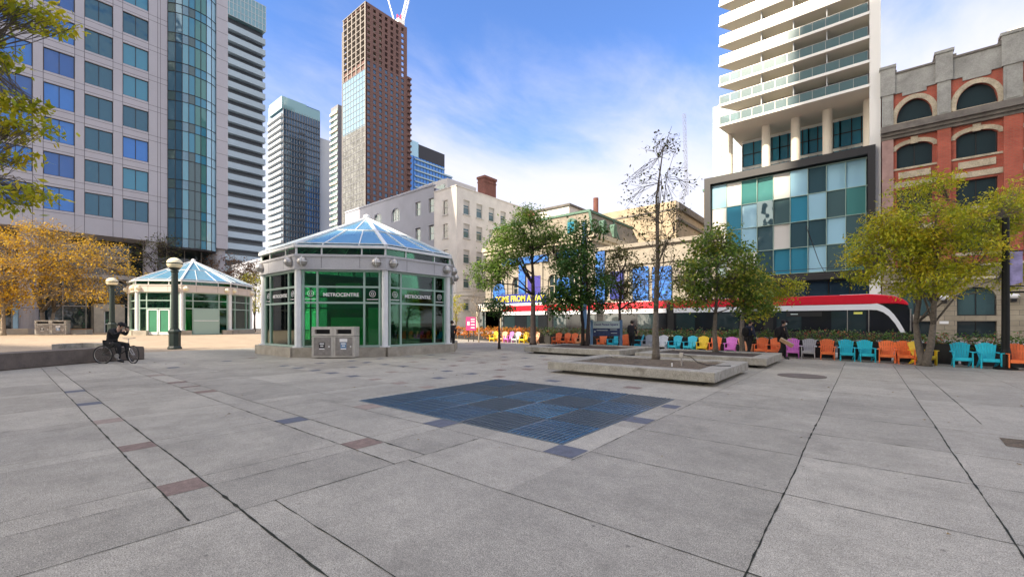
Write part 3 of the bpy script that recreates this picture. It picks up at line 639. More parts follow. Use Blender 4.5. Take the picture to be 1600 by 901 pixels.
# T2: tower with rounded balconies
X2 = -270; ya = onX(439, X2); yb = onX(500, X2); H2 = 138; x_l = onY(411, ya)
T = thing('apartment_tower', (X2 + x_l) / 2, (ya + yb) / 2, 0, 'blue glass condominium tower with rounded white balconies on its left side', 'tower block')
solid(x_l + 4, X2 - .5, ya + 1.5, yb, 0, H2).build('wall', 'glass_tower', T)
nfl = 34; fh = H2 * .94 / nfl
pl = Pl(X2 - .5, ya + 1.5, 90); Lf = yb - ya - 1.5
cnt = 0; small = MB(); nb = 9
slab = None
for k in range(nfl):
    z = H2 - 8 - fh * (k + 1)
    if z < 0: break
    pts = []
    for i in range(9):
        a = math.pi / 2 * i / 8; pts.append((x_l + 9 - 9 * math.sin(math.pi / 2 - a), ya + 9 - 9 * math.sin(a)))
    poly = [(X2 - .5, ya + 2.0)] + [(X2 - .5, ya)] + list(reversed(pts)) + [(x_l, ya + 14), (x_l + 5, ya + 14)]
    poly = [(X2 - .5, ya + 2.0), (x_l + 9, ya + 2.0), (x_l + 5, ya + 14), (x_l, ya + 14)] + pts + [(X2 - .5, ya)]
    mb = MB(); mb.prism(poly, z, z + 1.6); mb.build('balcony', 'tower_white', T)
    mb = MB(); mb.pbox(pl, 0, Lf, z - .2, z + .45, .02, .5)
    if k > 1:
        mb.pbox(pl, Lf * .42, Lf * .58, z + .45, z + 1.4, .05, .7)
    mb.build('floor_edge', 'tower_dark', T)
mb = MB()
for i in range(15): mb.pbox(pl, Lf * i / 14 - .12, Lf * i / 14 + .12, 0, H2 - 6, .03, .42)
mb.build('mullions', 'tower_grey', T)
cr = MB(); cr.pbox(pl, -.3, Lf * .62, H2 - 7, H2 + .3, .03, .3); cr.pbox(pl, Lf * .62, Lf + .2, H2 - 7, H2 - .6, .03, .3); cr.box(x_l + 8, X2 - .3, ya + .6, ya + 1.5, H2 - 7, H2 + .3); cr.build('crown', 'glass_tealgrey', T)
solid(X2 - 14, X2 - 3, yb, yb + 9, 0, H2 - 16).build('rear_wing', 'tower_white', T)
# T3 slim tower and the small one in the gap
X3 = -235; ya = onX(528, X3); x_l = onY(517, ya); yb3 = onX(534, X3)
hT3 = EYE + (504 - 163) * (ya * FW[1] + X3 * FW[0]) / FPX
T = thing('slim_tower', (X3 + x_l) / 2, ya + 6, 0, 'slim grey tower with stacked windows left of the brown high-rise', 'tower block')
solid(x_l, X3, ya, yb3 + 8, 0, hT3).build('wall', 'tower_grey', T)
k = 0; z = hT3 - 5
while z > 3 and k < 60:
    mb = MB(); mb.box(x_l - .2, X3 - .1, ya - .7, ya, z, z + 1.3); mb.build('balcony', 'tower_white' if k % 3 else 'stone_cream', T)
    mb = MB(); mb.box(x_l, X3 - .1, ya - .1, ya - .02, z + 1.4, z + 3.0); mb.build('window', 'glass_grey', T); z -= 3.4; k += 1
xa, y_ = at(506, 300); xb = onY(518, y_)
T = thing('distant_tower', (xa + xb) / 2, y_ + 6, 0, 'small pale tower seen low in the gap beside the slim grey tower', 'tower block')
solid(xa, xb, y_, y_ + 12, 0, 101).build('wall', 'tower_white', T)
for k in range(20): solid(xa, xb, y_ - .3, y_ - .05, 99 - 4 * k - 2, 99 - 4 * k).build('window_band', 'glass_grey', T)
# T4: brown high-rise under construction
X4 = -191.2; Y4 = 116.8; H4 = 161.6; yb = onX(636, X4); xl = onY(534.5, Y4)
T = thing('brown_high_rise', (X4 + xl) / 2, (Y4 + yb) / 2, 0, 'tallest brown brick high-rise with unfinished top floors and a crane on its roof', 'high-rise')
fh = 3.05; NB = 7; NFl = 50; zt = H4 - .5; open_fl = 9
plE = Pl(X4, Y4, 90); LE = yb - Y4
us = [0]; 
bw = (LE - 1.2) / NB
for i in range(NB): us += [.9 + bw * i, .9 + bw * i + bw * .5]
us += [LE]
zs = [0]
for k in range(NFl - 1, -1, -1): zs += [zt - fh * (k + 1) - .0, zt - fh * (k + 1) + 2.0]
zs += [H4]
mb = MB(); holes = {(2 * i + 1, 2 * k + 1) for i in range(NB) for k in range(NFl)}
wall_grid(mb, plE, us, zs, holes, .5)
mb.box(xl + .6, X4 - .6, Y4 + .5, yb, 0, H4 - open_fl * fh - 1); mb.box(X4 - 6, X4 - 5, Y4 + 3, yb, 0, H4 - 4)
mb.box(xl + 1, X4 - .6, Y4 + .5, yb - .3, H4 - 1, H4 - .5)
mb.build('brick_wall', 'brick_brown', T)
wp = MB(); wp.box(0, bw * .5, .0, .05, 0, 2.0); wp = wp.build('window', 'glass_tower')
rest = MB(); cnt = 0
for k in range(NFl):
    zk = zt - fh * (NFl - k)
    if NFl - k <= open_fl or zk < 30: continue
    for i in range(NB):
        if cnt < 100: place(wp, plE, .9 + bw * i, zk, T, -.3); cnt += 1
        else: rest.pbox(plE, .9 + bw * i, .9 + bw * i + bw * .5, zk, zk + 2.0, -.35, -.3)
tag(rest.build('window', 'glass_tower', T), kind='stuff'); delete_tree(wp)
# left face: glass and mottled reflection, open concrete frame on top
plS = Pl(xl, Y4, 0); LS = X4 - xl; zo = H4 - 11 * fh
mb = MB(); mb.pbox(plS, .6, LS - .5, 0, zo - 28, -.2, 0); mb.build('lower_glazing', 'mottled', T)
mb = MB(); mb.pbox(plS, .6, LS - .5, zo - 28, zo, -.2, 0); mb.build('upper_glazing', 'tower_mid_glass', T)
mb = MB()
for i in range(9): mb.pbox(plS, .6 + (LS - 1.1) * i / 8 - .09, .6 + (LS - 1.1) * i / 8 + .09, 0, zo, .0, .1)
for k in range(40): mb.pbox(plS, .6, LS - .5, zo - fh * k - .12, zo - fh * k + .12, .0, .12)
mb.build('glazing_bars', 'tower_grey', T)
mb = MB(); mb.pbox(plS, 0, .6, 0, H4 - 6, -1, .1); mb.pbox(plS, LS - .5, LS, 0, H4, -.5, .12); mb.build('edge_pier', 'frame_concrete', T)
for k in range(12):
    mb = MB(); mb.pbox(plS, .2, LS - .5, zo + fh * k - .2, zo + fh * k + .15, -9, .0); mb.build('floor_slab', 'frame_concrete', T)
mb = MB()
for i in range(6): mb.pbox(plS, .8 + (LS - 2) * i / 5, 1.5 + (LS - 2) * i / 5, zo, H4 - .5, -.9, -.05)
mb.pbox(plS, 1, LS - 1, zo, H4 - 6, -9.5, -9); mb.build('frame_columns', 'frame_concrete', T)
mb = MB(); mb.box(X4 - 14, X4 - .2, yb, yb + 2.4, 0, H4 - 26)
for k in range(40): mb.box(X4 - .2, X4 + 1.2, yb, yb + 2.2, H4 - 28 - 3.05 * k, H4 - 27 - 3.05 * k)
mb.build('balcony_strip', 'brick_brown', T)
# crane on the roof
cx, cy = X4 - 5, onX(624, X4 - 5)
K = thing('tower_crane', cx, cy, H4 - .4, 'red and white tower crane standing on the roof of the brown high-rise', 'crane')
def lattice(mb, p, q, wd, n, th=.18):
    p = Vector(p); q = Vector(q); d = (q - p); r = d.normalized().orthogonal().normalized() * wd / 2; s = d.normalized().cross(r).normalized() * wd / 2
    cs = [r + s, r - s, -r - s, -r + s]
    for c in cs: mb.bar(p + c, q + c, th, th)
    for i in range(n):
        a = p + d * i / n; b = p + d * (i + 1) / n
        for k in range(4): mb.bar(a + cs[k], b + cs[(k + 1) % 4], th * .7, th * .7)
mb = MB(); lattice(mb, (cx, cy, H4 - .4), (cx, cy, H4 + 8), 2, 4, .3); mb.build('mast', 'tram_red', K)
mb = MB(); lattice(mb, (cx + 1, cy + 1, H4 + 5), (cx + 5, cy + 8, H4 + 40), 1.6, 14, .25); mb.build('jib', 'slab_white', K)
mb = MB(); mb.box(cx - 2, cx + 2, cy - 2, cy + 2, H4 + 3, H4 + 5); mb.bar((cx - 2, cy - 2, H4 + 5), (cx - 5, cy - 5, H4 + 20), .6, .6); mb.build('cab', 'slab_white', K)
# T5: low blue glass block right of it
X5 = -205; ya = onX(641, X5); yb = onX(694, X5); yc = onX(706, X5)
T = thing('blue_glass_block', X5 - 10, (ya + yc) / 2, 0, 'blue glass condominium block with a dark roof storey, right of the brown high-rise', 'apartment block')
solid(X5 - 25, X5, ya - 8, yb, 0, 100).build('wall', 'glass_blue', T)
solid(X5 - 25, X5 + .2, ya + 6, yb + .2, 100, 108).build('roof_storey', 'dark_bronze', T)
solid(X5 - 25, X5, ya - 8, ya + 6, 100, 109).build('corner_glazing', 'glass_sky', T)
solid(X5 - 25, X5 - .1, yb, yc, 0, 96).build('lower_wing', 'glass_blue', T)
for k in range(16):
    z = 98 - 3.3 * k
    solid(X5, X5 + .8, ya + 3, yb if k < 1 else yc, z, z + .8).build('balcony', 'glass_balcony', T)
mb = MB()
for i in range(12): y = ya + (yb - ya) * i / 11; mb.box(X5 + .01, X5 + .15, y - .1, y + .1, 40, 100)
mb.build('mullions', 'dark_bronze', T)
# pale tower far right behind the balcony tower
xa, y_ = at(1114, 170); xb = onY(1180, y_)
T = thing('pale_tower', (xa + xb) / 2, y_ + 8, 0, 'faint white apartment tower peeking out left of the balcony tower', 'tower block')
hp = EYE + (504 - 168) * 170 / FPX
solid(xa, xb, y_, y_ + 20, 0, hp).build('wall', 'tower_white', T)
for k in range(16):
    f = solid(xa + .8, xb, y_ - .12, y_ - .02, hp - 4.2 * k - 3.6, hp - 4.2 * k - 1.4).build('window_band', 'glass_balcony', T)
    mb = MB()
    for i in range(7): mb.box(xa + .8 + 2.2 * i, xa + 1.2 + 2.2 * i, y_ - .25, y_ - .13, hp - 4.2 * k - 3.6, hp - 4.2 * k - 1.4)
    mb.build('pier', 'tower_white', f)
xc, yc_ = at(1066, 190)
K = thing('tower_crane', xc, yc_, 0, 'faint slender lattice crane against the clouds right of the bare tree', 'crane')
mb = MB(); lattice(mb, (xc, yc_, 0), (xc, yc_, 60), 1.4, 30, .09); mb.build('mast', 'tower_grey', K)
xj, yj = at(1069, 186); mb = MB(); lattice(mb, (xc + 2, yc_, 58), (xj, yj, 93), 1.0, 14, .08); mb.build('jib', 'tower_grey', K)
# upper storeys of a building behind the red brick one
xa, y_ = at(1574, 62); 
T = thing('rooftop_building', xa + 12, y_ + 8, 0, 'white roof pavilion with a window band behind the red brick building', 'building')
solid(xa, xa + 30, y_, y_ + 14, 0, 44.2).build('wall', 'slab_white', T)
solid(xa + 1.2, xa + 30, y_ - .1, y_ - .02, 41.4, 43.4).build('window_band', 'glass_balcony', T)
# low grey building behind the kiosks
y_ = 46; xa = onY(372, y_); xb = onY(548, y_)
T = thing('low_grey_building', (xa + xb) / 2, y_ + 8, 0, 'low blue grey building with small white windows between the two kiosks', 'building')
pl = Pl(xa - 14, y_, 0); Wd = xb - xa + 14
us = [0]
nb = 22
for i in range(nb): us += [1 + Wd / nb * i, 1 + Wd / nb * i + 1.6]
us += [Wd + 1]; zs = [0, 4, 6.2, 8.6, 10.8, 13.2, 15.4, 18.6]
mb = MB(); wall_grid(mb, pl, us, zs, {(2 * i + 1, 2 * j + 1) for i in range(nb) for j in range(3)}, .3); mb.pbox(pl, 0, Wd + 1, 0, 18.5, -14, -.5); mb.pbox(pl, -.3, Wd + 1, 18.6, 19.2, -14, .3); mb.build('wall', 'grey_wall', T)
wp = win_proto(1.6, 2.2, 'glass_grey', 'white', 1, 1, .14)
for j in range(3):
    for i in range(nb): place(wp, pl, 1 + Wd / nb * i, 4 + 4.6 * j, T, -.2)
delete_tree(wp)
# ================================================================== WHITE BUILDING, ITS WING WITH SHADE PUT INTO THE WALL COLOUR
WY = 56.0
T = thing('white_building', -63.5, 66, 0, 'cream painted old brick building with sash windows and a red brick chimney', 'building')
us = [0]; wx = onY(696, WY)
plS = Pl(-66.7, WY, 0)
fl = [(4.0, 6.2), (8.4, 11.1), (13.2, 15.9), (18.2, 21.0), (22.8, 25.6)]
zs = [0] + [v for p in fl for v in p] + [27.8]
aw = wx + 66.7
mb = MB(); wall_grid(mb, plS, [0, aw - .75, aw + .75, 6.55], zs, {(1, 2 * j + 1) for j in range(1, 5)}, .3)
plE = Pl(-60.15, WY, 90); ey = [onX(p, -60.15) - WY for p in (729, 749, 768, 786, 803)] + [21.3, 25]
us = [0]
for e in ey: us += [e - .85, e + .85]
us += [30]
wall_grid(mb, plE, us, zs, {(2 * i + 1, 2 * j + 1) for i in range(len(ey)) for j in range(len(fl)) if not (j == 0 and i % 2)}, .3)
mb.box(-66.7, -60.6, WY + .4, 86, 0, 27.4)
mb.pbox(plE, 0, 30, 27.8, 27.95, -.4, .12); mb.pbox(plS, 0, 6.67, 27.8, 27.95, -.4, .12)
mb.pbox(plE, .0, 30, 6.9, 7.1, 0, .1)
mb.build('wall', 'white_wall', T)
mb = MB()
wp = win_proto(1.7, 2.7, 'glass_grey', 'trim_pale', 0, 1, .12, blind=.35); wq = win_proto(1.5, 2.7, 'glass_dark', 'trim_pale', 0, 1, .12)
for j in range(5):
    h = fl[j][1] - fl[j][0]
    for i, e in enumerate(ey):
        if j == 0 and i % 2: continue
        c = place((wp, wq)[(i + j) % 2 and 0], plE, e - .85, fl[j][0], T, -.2); c.scale.z = h / 2.7
        mb.pbox(plE, e - 1, e + 1, fl[j][0] - .22, fl[j][0], 0, .14)
    if j: c = place(wq, plS, aw - .75, fl[j][0], T, -.2); c.scale.z = h / 2.7; mb.pbox(plS, aw - .9, aw + .9, fl[j][0] - .22, fl[j][0], 0, .14)
mb.build('window_sills', 'trim_pale', T)
for o in (wp, wq): delete_tree(o)
cy0, cy1 = onX(756, -61.5), onX(774, -61.5)
mb = MB(); mb.box(-63.3, -61.3, cy0, cy1, 27.4, 32.0); mb.box(-63.5, -61.1, cy0 - .15, cy1 + .15, 32.0, 32.5); mb.box(-63.4, -61.2, cy0 - .05, cy1 + .05, 31.2, 31.5); mb.build('chimney', 'brick_chimney', T)
T = thing('shade_grey_building', -83, 62, 0, 'building with arched triple windows, shade put into its grey walls, left of the cream one', 'building')
pl = Pl(-101, WY - .01, 0); Wd = 34.28
wn = [(onY(653, WY), 1.7), (onY(674, WY), 1.7)] + [(onY(p, WY), 3.0) for p in (563, 590, 618)]
us = sorted([v for c, w_ in wn for v in (c + 101 - w_ / 2, c + 101 + w_ / 2)]); us = [0] + us + [Wd]
zs = [0, 12.5, 15.4, 18.3, 21.4, 23.9, 26.8, 29.2]
mb = MB(); wall_grid(mb, pl, us, zs, {(2 * i + 1, 2 * j + 1) for i in range(5) for j in range(3)}, .3); mb.pbox(pl, 0, Wd, 0, 28.8, -18, -.5); mb.pbox(pl, 0, Wd, 29.2, 29.6, -.5, .15)
def arch_infill(mb, pl, a0, a1, zs_, zt, o0, o1, n=10):
    c = (a0 + a1) / 2; h = (a1 - a0) / 2
    for i in range(n):
        t0 = -1 + 2 * i / n; t1 = -1 + 2 * (i + 1) / n
        f = lambda t: zs_ + (zt - zs_) * math.sqrt(max(0, 1 - t * t))
        x0, x1 = c + h * t0, c + h * t1
        mb.hexa([pl.p(x0, f(t0), o1), pl.p(x1, f(t1), o1), pl.p(x1, f(t1), o0), pl.p(x0, f(t0), o0), pl.p(x0, zt + .001, o1), pl.p(x1, zt + .001, o1), pl.p(x1, zt + .001, o0), pl.p(x0, zt + .001, o0)])
for i in range(5):
    if us[2 * i + 2] - us[2 * i + 1] > 2.5: arch_infill(mb, pl, us[2 * i + 1], us[2 * i + 2], 25.9, 26.8, -.25, .004)
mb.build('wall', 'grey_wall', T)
wa = win_proto(1.7, 2.9, 'glass_grey', 'trim_pale', 0, 1, .12); wb = win_proto(3.0, 2.9, 'glass_grey', 'white', 2, 0, .2)
for i in range(5):
    a = us[2 * i + 1]; wide = us[2 * i + 2] - a > 2.5
    for j in range(3): place(wb if wide else wa, pl, a, (12.5, 18.3, 23.9)[j], T, -.27)
for o in (wa, wb): delete_tree(o)
xa, xb = onY(643, 63), onY(699, 63)
mb = MB(); mb.prism([(xa + 3, 63), (xb, 63), (xb, 72), (xa + 3, 72)], 28.7, 33.4); v = len(mb.v)
mb.add([(xa - 1, 63, 28.7), (xa + 3, 63, 28.7), (xa + 3, 63, 32.8), (xa + 1, 63, 31.5), (xa - 1, 72, 28.7), (xa + 3, 72, 28.7), (xa + 3, 72, 32.8), (xa + 1, 72, 31.5)], [(0, 1, 2, 3), (3, 2, 6, 7), (0, 3, 7, 4)])
mb.build('penthouse', 'trim_pale', T)
solid(xb - 3.4, xb - .8, 62.9, 62.97, 29.8, 32.2).build('window', 'glass_grey', T)
# ================================================================== THEATRE
T = thing('theatre', -41, 60, 0, 'old theatre with slate mansard roof, sunlit ochre front and blue show panels', 'theatre')
x0, x1 = -52.5, -30.9
pl = Pl(x0, WY, 0); Wd = x1 - x0
fx = [2.5, 6.2, 9.9, 13.6, 17.3]
us = [0]
for a in fx: us += [a, a + 2.0]
us += [Wd]; zs = [0, 5.6, 9.3, 14.2]
mb = MB(); wall_grid(mb, pl, us, zs, {(2 * i + 1, 1) for i in range(5)}, .4)
for a in fx: arch_infill(mb, pl, a, a + 2, 8.3, 9.3, -.35, .003)
plE = Pl(x1, WY, 90); wall_grid(mb, plE, [0, 3, 4.5, 8, 9.5, 13, 14.5, 18], [0, 6, 9, 14.2], {(1, 1), (3, 1), (5, 1)}, .4)
mb.box(x0, x1 - .5, WY + .5, WY + 18, 0, 14.1)
for a in [1.2, 5.0, 8.7, 12.4, 16.1, 20.2]: mb.pbox(pl, a - .3, a + .3, 5.4, 13.2, 0, .25)
mb.build('wall', 'theatre_wall', T)
mb = MB(); mb.pbox(pl, -.4, Wd + .55, 14.2, 14.9, -.5, .6); mb.pbox(plE, -.1, 18, 14.2, 14.9, -.5, .56); mb.pbox(pl, -.2, Wd + .3, 13.7, 14.2, -.3, .3); mb.pbox(plE, -.1, 18, 13.7, 14.2, -.3, .28); mb.pbox(pl, 0, Wd, 4.9, 5.4, 0, .4); mb.build('cornice', 'stone_cream', T)
def mans(mb, xa, xb, ya, yb, z0, z1, ins): mb.hexa([(xa, ya, z0), (xb, ya, z0), (xb, yb, z0), (xa, yb, z0), (xa + ins, ya + ins, z1), (xb - ins, ya + ins, z1), (xb - ins, yb - ins, z1), (xa + ins, yb - ins, z1)])
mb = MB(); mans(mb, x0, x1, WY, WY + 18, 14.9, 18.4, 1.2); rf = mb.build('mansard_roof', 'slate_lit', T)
mb = MB(); mb.box(x0 + 1, x1 - 1, WY + 1, WY + 17, 18.4, 18.75); mb.bar((x1, WY, 14.9), (x1 - 1.2, WY + 1.2, 18.6), .3, .3); mb.bar((x1, WY + 9, 14.9), (x1 - 1.2, WY + 9, 18.6), .25, .25); mb.build('ridge', 'copper', rf)
for yy in (3.2, 6.8): dm = MB(); dm.box(x1 - 1.6, x1 + .1, WY + yy, WY + yy + 1.1, 15.3, 16.9); dm.tube([(x1 - 1.6, WY + yy + .55, 16.9), (x1 + .12, WY + yy + .55, 16.9)], .55, 12); dm.build('dormer', 'copper', rf)
dm = MB(); dm.box(x1 - 4.4, x1 - 2.9, WY - .1, WY + 1.6, 15.3, 16.9); dm.tube([(x1 - 3.65, WY - .12, 16.9), (x1 - 3.65, WY + 1.6, 16.9)], .72, 12)
dm.build('dormer', 'copper', rf)
solid(x1 - 4.2, x1 - 3.1, WY - .14, WY - .11, 15.4, 17.0).build('dormer_window', 'glass_teal', rf)
wp = win_proto(2.0, 3.7, 'glass_dark', 'stone_cream', 1, 1, .14)
for a in fx: place(wp, pl, a, 5.6, T, -.35)
delete_tree(wp)
wp = win_proto(1.5, 3.0, 'glass_dark', 'stone_cream', 0, 1, .14)
for a in (3, 8, 13): place(wp, plE, a, 6, T, -.35)
delete_tree(wp)
# blue show panels
def panel(pl, a0, a1, z0, z1, arch=False, m='theatre_blue', o=.32, par=None):
    mb = MB()
    if arch:
        n = 10; c = (a0 + a1) / 2; h = (a1 - a0) / 2
        pts = [(a1, z0), (a1, z1 - h)] + [(c + h * math.cos(math.pi * i / n), z1 - h + h * math.sin(math.pi * i / n)) for i in range(1, n)] + [(a0, z1 - h), (a0, z0)]
        k = len(pts); mb.add([pl.p(a, z, o) for a, z in pts] + [pl.p(a, z, o - .06) for a, z in pts], [tuple(range(k)), tuple(range(2 * k - 1, k - 1, -1))] + [(i, i + k, (i + 1) % k + k, (i + 1) % k) for i in range(k)])
    else: mb.pbox(pl, a0, a1, z0, z1, o - .06, o)
    return mb.build('show_panel', m, par or T)
A = lambda px, Y=WY: onY(px, Y) - x0
panel(pl, A(772), A(791), 4.4, 8.4, True); panel(pl, A(871), A(893), 5.4, 8.8, True)
panel(pl, A(812), A(822), 5.6, 12.2); panel(pl, A(826), A(846), 6.0, 9.2, m='purple')
panel(pl, A(786), A(858), 11.4, 12.5, m='theatre_blue', o=.35); panel(pl, A(870), A(905), 11.6, 12.6, m='theatre_blue', o=.35)
mq = MB(); mb = MB(); mb.pbox(pl, A(786) , A(856), 4.3, 6.3, .5, 1.6); sg = mb.build('show_sign', 'blue_dark', T)
cx_ = (A(786) + A(856)) / 2
text_part('COME FROM AWAY', 1.35, pl, cx_, 5.5, 1.62, 'yellow_letters', sg, ext=.03, font_off=.02, sx=.86)
mb = MB(); mb.pbox(pl, A(786), A(856), 4.42, 4.78, 1.601, 1.63); mb.build('white_strip', 'sign_white', sg)
mb = MB(); mb.pbox(pl, 1, Wd - .5, 3.6, 4.2, .0, 2.2); mb.build('canopy', 'stone_cream', T)
mb = MB(); mb.pbox(pl, A(783), A(862), .2, 3.4, .02, .1); mb.build('shop_glazing', 'glass_dark', T)
# the lower wing right of the theatre, also hung with blue panels
T2_ = thing('theatre_annex', -25, 60, 0, 'lower sunlit annex right of the theatre with dark blue panels behind the trees', 'building')
pa = Pl(x1 + .02, WY, 0); Wa = 17.0
us = [0]
for i in range(4): us += [1.4 + 4 * i, 3.6 + 4 * i]
us += [Wa]
mb = MB(); wall_grid(mb, pa, us, [0, 5.2, 9, 12.0], {(2 * i + 1, 1) for i in range(4)}, .4); mb.pbox(pa, 0, Wa, 0, 11.8, -14, -.5); mb.pbox(pa, .6, Wa, 12.0, 12.5, -.5, .4); mb.pbox(pa, 0, Wa, 9.6, 9.9, 0, .2); mb.build('wall', 'theatre_wall', T2_)
wp = win_proto(2.2, 3.8, 'glass_dark', 'stone_cream', 1, 1, .14)
for i in range(4): place(wp, pa, 1.4 + 4 * i, 5.2, T2_, -.35)
delete_tree(wp)
B2 = lambda px: onY(px, WY) - x1
panel(pa, B2(932), B2(946), 4.2, 11.9, par=T2_); panel(pa, B2(954), B2(975), 5.0, 8.8, m='blue_dark', par=T2_); panel(pa, B2(990), B2(1014), 4.6, 9.2, par=T2_); panel(pa, B2(1020), B2(1050), 4.6, 9.0, m='theatre_blue', par=T2_)
mb = MB(); mb.pbox(pa, .5, Wa - 1, .2, 3.4, .02, .1); mb.build('shop_glazing', 'glass_dark', T2_)
for i, a in enumerate((2.0, 6.5, 9.0, 12.5)):
    mb = MB(); mb.pbox(pa, a, a + 1.0, .9, 2.5, .11, .13); mb.build('window_poster', ('sign_white', 'stone_cream')[i % 2], T2_)
# ochre brick stage house behind
T = thing('stage_house', -35, 88, 0, 'ochre brick stage house rising behind the theatre roof', 'building')
solid(-43.5, -26.8, 80, 103, 0, 24.2).build('brick_wall', 'brick_yellow', T)
mb = MB(); mb.box(-43.6, -26.6, 79.9, 80.3, 22.5, 22.8); mb.box(-26.8, -26.2, 79.8, 103, 22.6, 23.8); mb.box(-26.8, -26.4, 80, 103, 20.6, 21.1); mb.build('cornice', 'cornice', T)
mb = MB(); mb.lathe([(.55, 22), (.55, 28.5)], (*at(931, 92), 0), 12); mb.build('flue', 'brick_chimney', T)
T = thing('rear_brick_block', -15, 108, 0, 'taller ochre brick block with a green roof edge behind the stage house', 'building')
solid(-28, 6, 102, 112, 0, 31.3).build('brick_wall', 'brick_yellow', T); solid(-28.2, 6, 101.8, 112, 31.3, 31.8).build('roof_edge', 'copper', T)
T = thing('roof_hut', -58, 90, 0, 'flat roofed rooftop hut seen over the theatre ridge', 'building')
xa, ya_ = at(836, 96); solid(xa, xa + 9, ya_, ya_ + 7, 0, EYE + 172 * 96 / FPX).build('wall', 'white_wall', T); solid(xa - 4.5, xa - .05, ya_, ya_ + 7, 0, EYE + 176 * 96 / FPX).build('brick_wall', 'brick_chimney', T)
mb = MB(); mb.box(xa - .3, xa + 9.3, ya_ - .3, ya_ + 7, EYE + 172 * 96 / FPX, EYE + 175 * 96 / FPX); mb.build('roof', 'cornice', T)
# restaurant sign left of the theatre
T = thing('street_sign_board', -56, 55, 0, 'dark fascia board with white capital letters between the cream building and the theatre', 'sign')
xs0, xs1 = onY(744, 55), onY(782, 55); ps = Pl(xs0, 55, 0)
mb = MB(); mb.pbox(ps, 0, xs1 - xs0, 3.6, 5.2, -.3, 0); mb.build('board', 'black', T); text_part('THEATRE', 1.25, ps, (xs1 - xs0) / 2, 4.4, .02, 'white', T, ext=.02, sx=.92)
mb = MB(); mb.pbox(ps, 0, xs1 - xs0, .2, 3.55, -1.2, -1.0); mb.build('shopfront', 'glass_dark', T)
mb = MB(); mb.pbox(ps, 0, .3, 0, 3.6, -.3, 0); mb.pbox(ps, xs1 - xs0 - .3, xs1 - xs0, 0, 3.6, -.3, 0); mb.build('post', 'stone_cream', T)
# ================================================================== GLASS PODIUM AND BALCONY TOWER
T = thing('balcony_tower', -6.5, 60, 0, 'tall white balcony condominium on cream columns above a black framed patchwork glass box', 'apartment building')
xl, xr = -15.19, .88; pl = Pl(xl, WY, 0); Wd = xr - xl
mb = MB()
mb.pbox(pl, 0, Wd, 18.5, 19.3, -4, .5); mb.pbox(pl, 0, .7, 3.5, 18.5, -4, .5); mb.pbox(pl, Wd - .6, Wd, 6.4, 18.5, -4, .5); mb.pbox(pl, .7, Wd - .6, 6.2, 6.9, -4, .4)
mb.box(xl, xr, WY + 4, WY + 24, 0, 19.2); mb.build('black_frame', 'frame_black', T)
G = {'s': 'glass_sky', 'w': 'glass_white', 'g': 'glass_green', 'd': 'glass_slate', 't': 'glass_teal', 'r': 'glass_grey'}
rows = ['swggwsdss', 'wtsdrtsrg', 'wtsdwddsr', 'rwwdttsrg']
rr = random.Random(11); cw = (Wd - 1.5) / 9; rh = (18.3 - 7.0) / 4
for j, row in enumerate(rows):
    for i, c in enumerate(row):
        a0 = .78 + i * cw; z0 = 18.35 - (j + 1) * rh
        t1, t2 = rr.uniform(-.13, .13), rr.uniform(-.13, .13); t3 = rr.uniform(-.05, .2)
        mb = MB(); c4 = [(a0 + .03, z0 + .04, t3), (a0 + cw - .03, z0 + .04, t3 + t1), (a0 + cw - .03, z0 + rh - .04, t3 + t1 + t2), (a0 + .03, z0 + rh - .04, t3 + t2)]
        mb.add([pl.p(a, z, o - .3) for a, z, o in c4] + [pl.p(a, z, o - .36) for a, z, o in c4], [(0, 1, 2, 3), (7, 6, 5, 4), (0, 4, 5, 1), (1, 5, 6, 2), (2, 6, 7, 3), (3, 7, 4, 0)])
        mb.build('glass_panel', G[c], T)
mb = MB()
for i in range(10): mb.pbox(pl, .76 + i * cw - .02, .76 + i * cw + .03, 7, 18.4, -.62, -.08)
for j in range(5): mb.pbox(pl, .7, Wd - .6, 18.35 - j * rh - .03, 18.35 - j * rh + .03, -.62, -.1)
mb.build('glass_fins', 'green_frame', T)
mb = MB(); mb.pbox(pl, .7, Wd - .6, 7, 18.4, -2.4, -2.2); mb.build('inner_glazing', 'glass_grey', T)
mb = MB(); mb.pbox(pl, 1, Wd, .1, 6.2, -3.0, -2.8); mb.build('shop_glazing', 'glass_tower', T)
mb = MB()
for i in range(9): mb.pbox(pl, 1 + i * 1.85, 1.1 + i * 1.85, .1, 6.2, -2.8, -2.65)
mb.pbox(pl, 1, Wd, 3.2, 3.35, -2.79, -2.6); mb.build('shop_mullions', 'dark_bronze', T)
# recessed double floor with columns
tl = onY(1123, WY); tr = .30
mb = MB(); mb.box(tl + 1.2, tr, WY + 6.6, WY + 22, 19.2, 25.4); mb.build('recessed_wall', 'slab_white', T)
cxs = [onY(p, 59.4) for p in (1139, 1197, 1243, 1293, 1357)]
for cx in cxs:
    mb = MB(); mb.lathe([(.46, 19.2), (.46, 25.4)], (cx, 59.4, 0), 20); mb.build('column', 'column_cream', T, smooth=False)
for i in range(4):
    a, b = cxs[i] + .9, cxs[i + 1] + .2
    for z0, z1 in ((19.5, 21.6), (22.0, 25.0)):
        f = solid(a + .1, b + .9, WY + 6.45, WY + 6.55, z0, z1).build('window', 'glass_teal', T)
        mb = MB()
        for t in (0, .3, .55, .8, 1): x = a + .1 + (b + .8 - a - .1) * t; mb.box(x - .05, x + .05, WY + 6.35, WY + 6.44, z0, z1)
        mb.box(a + .1, b + .9, WY + 6.35, WY + 6.44, (z0 + z1) / 2 - .04, (z0 + z1) / 2 + .04); mb.build('frame', 'black', f)
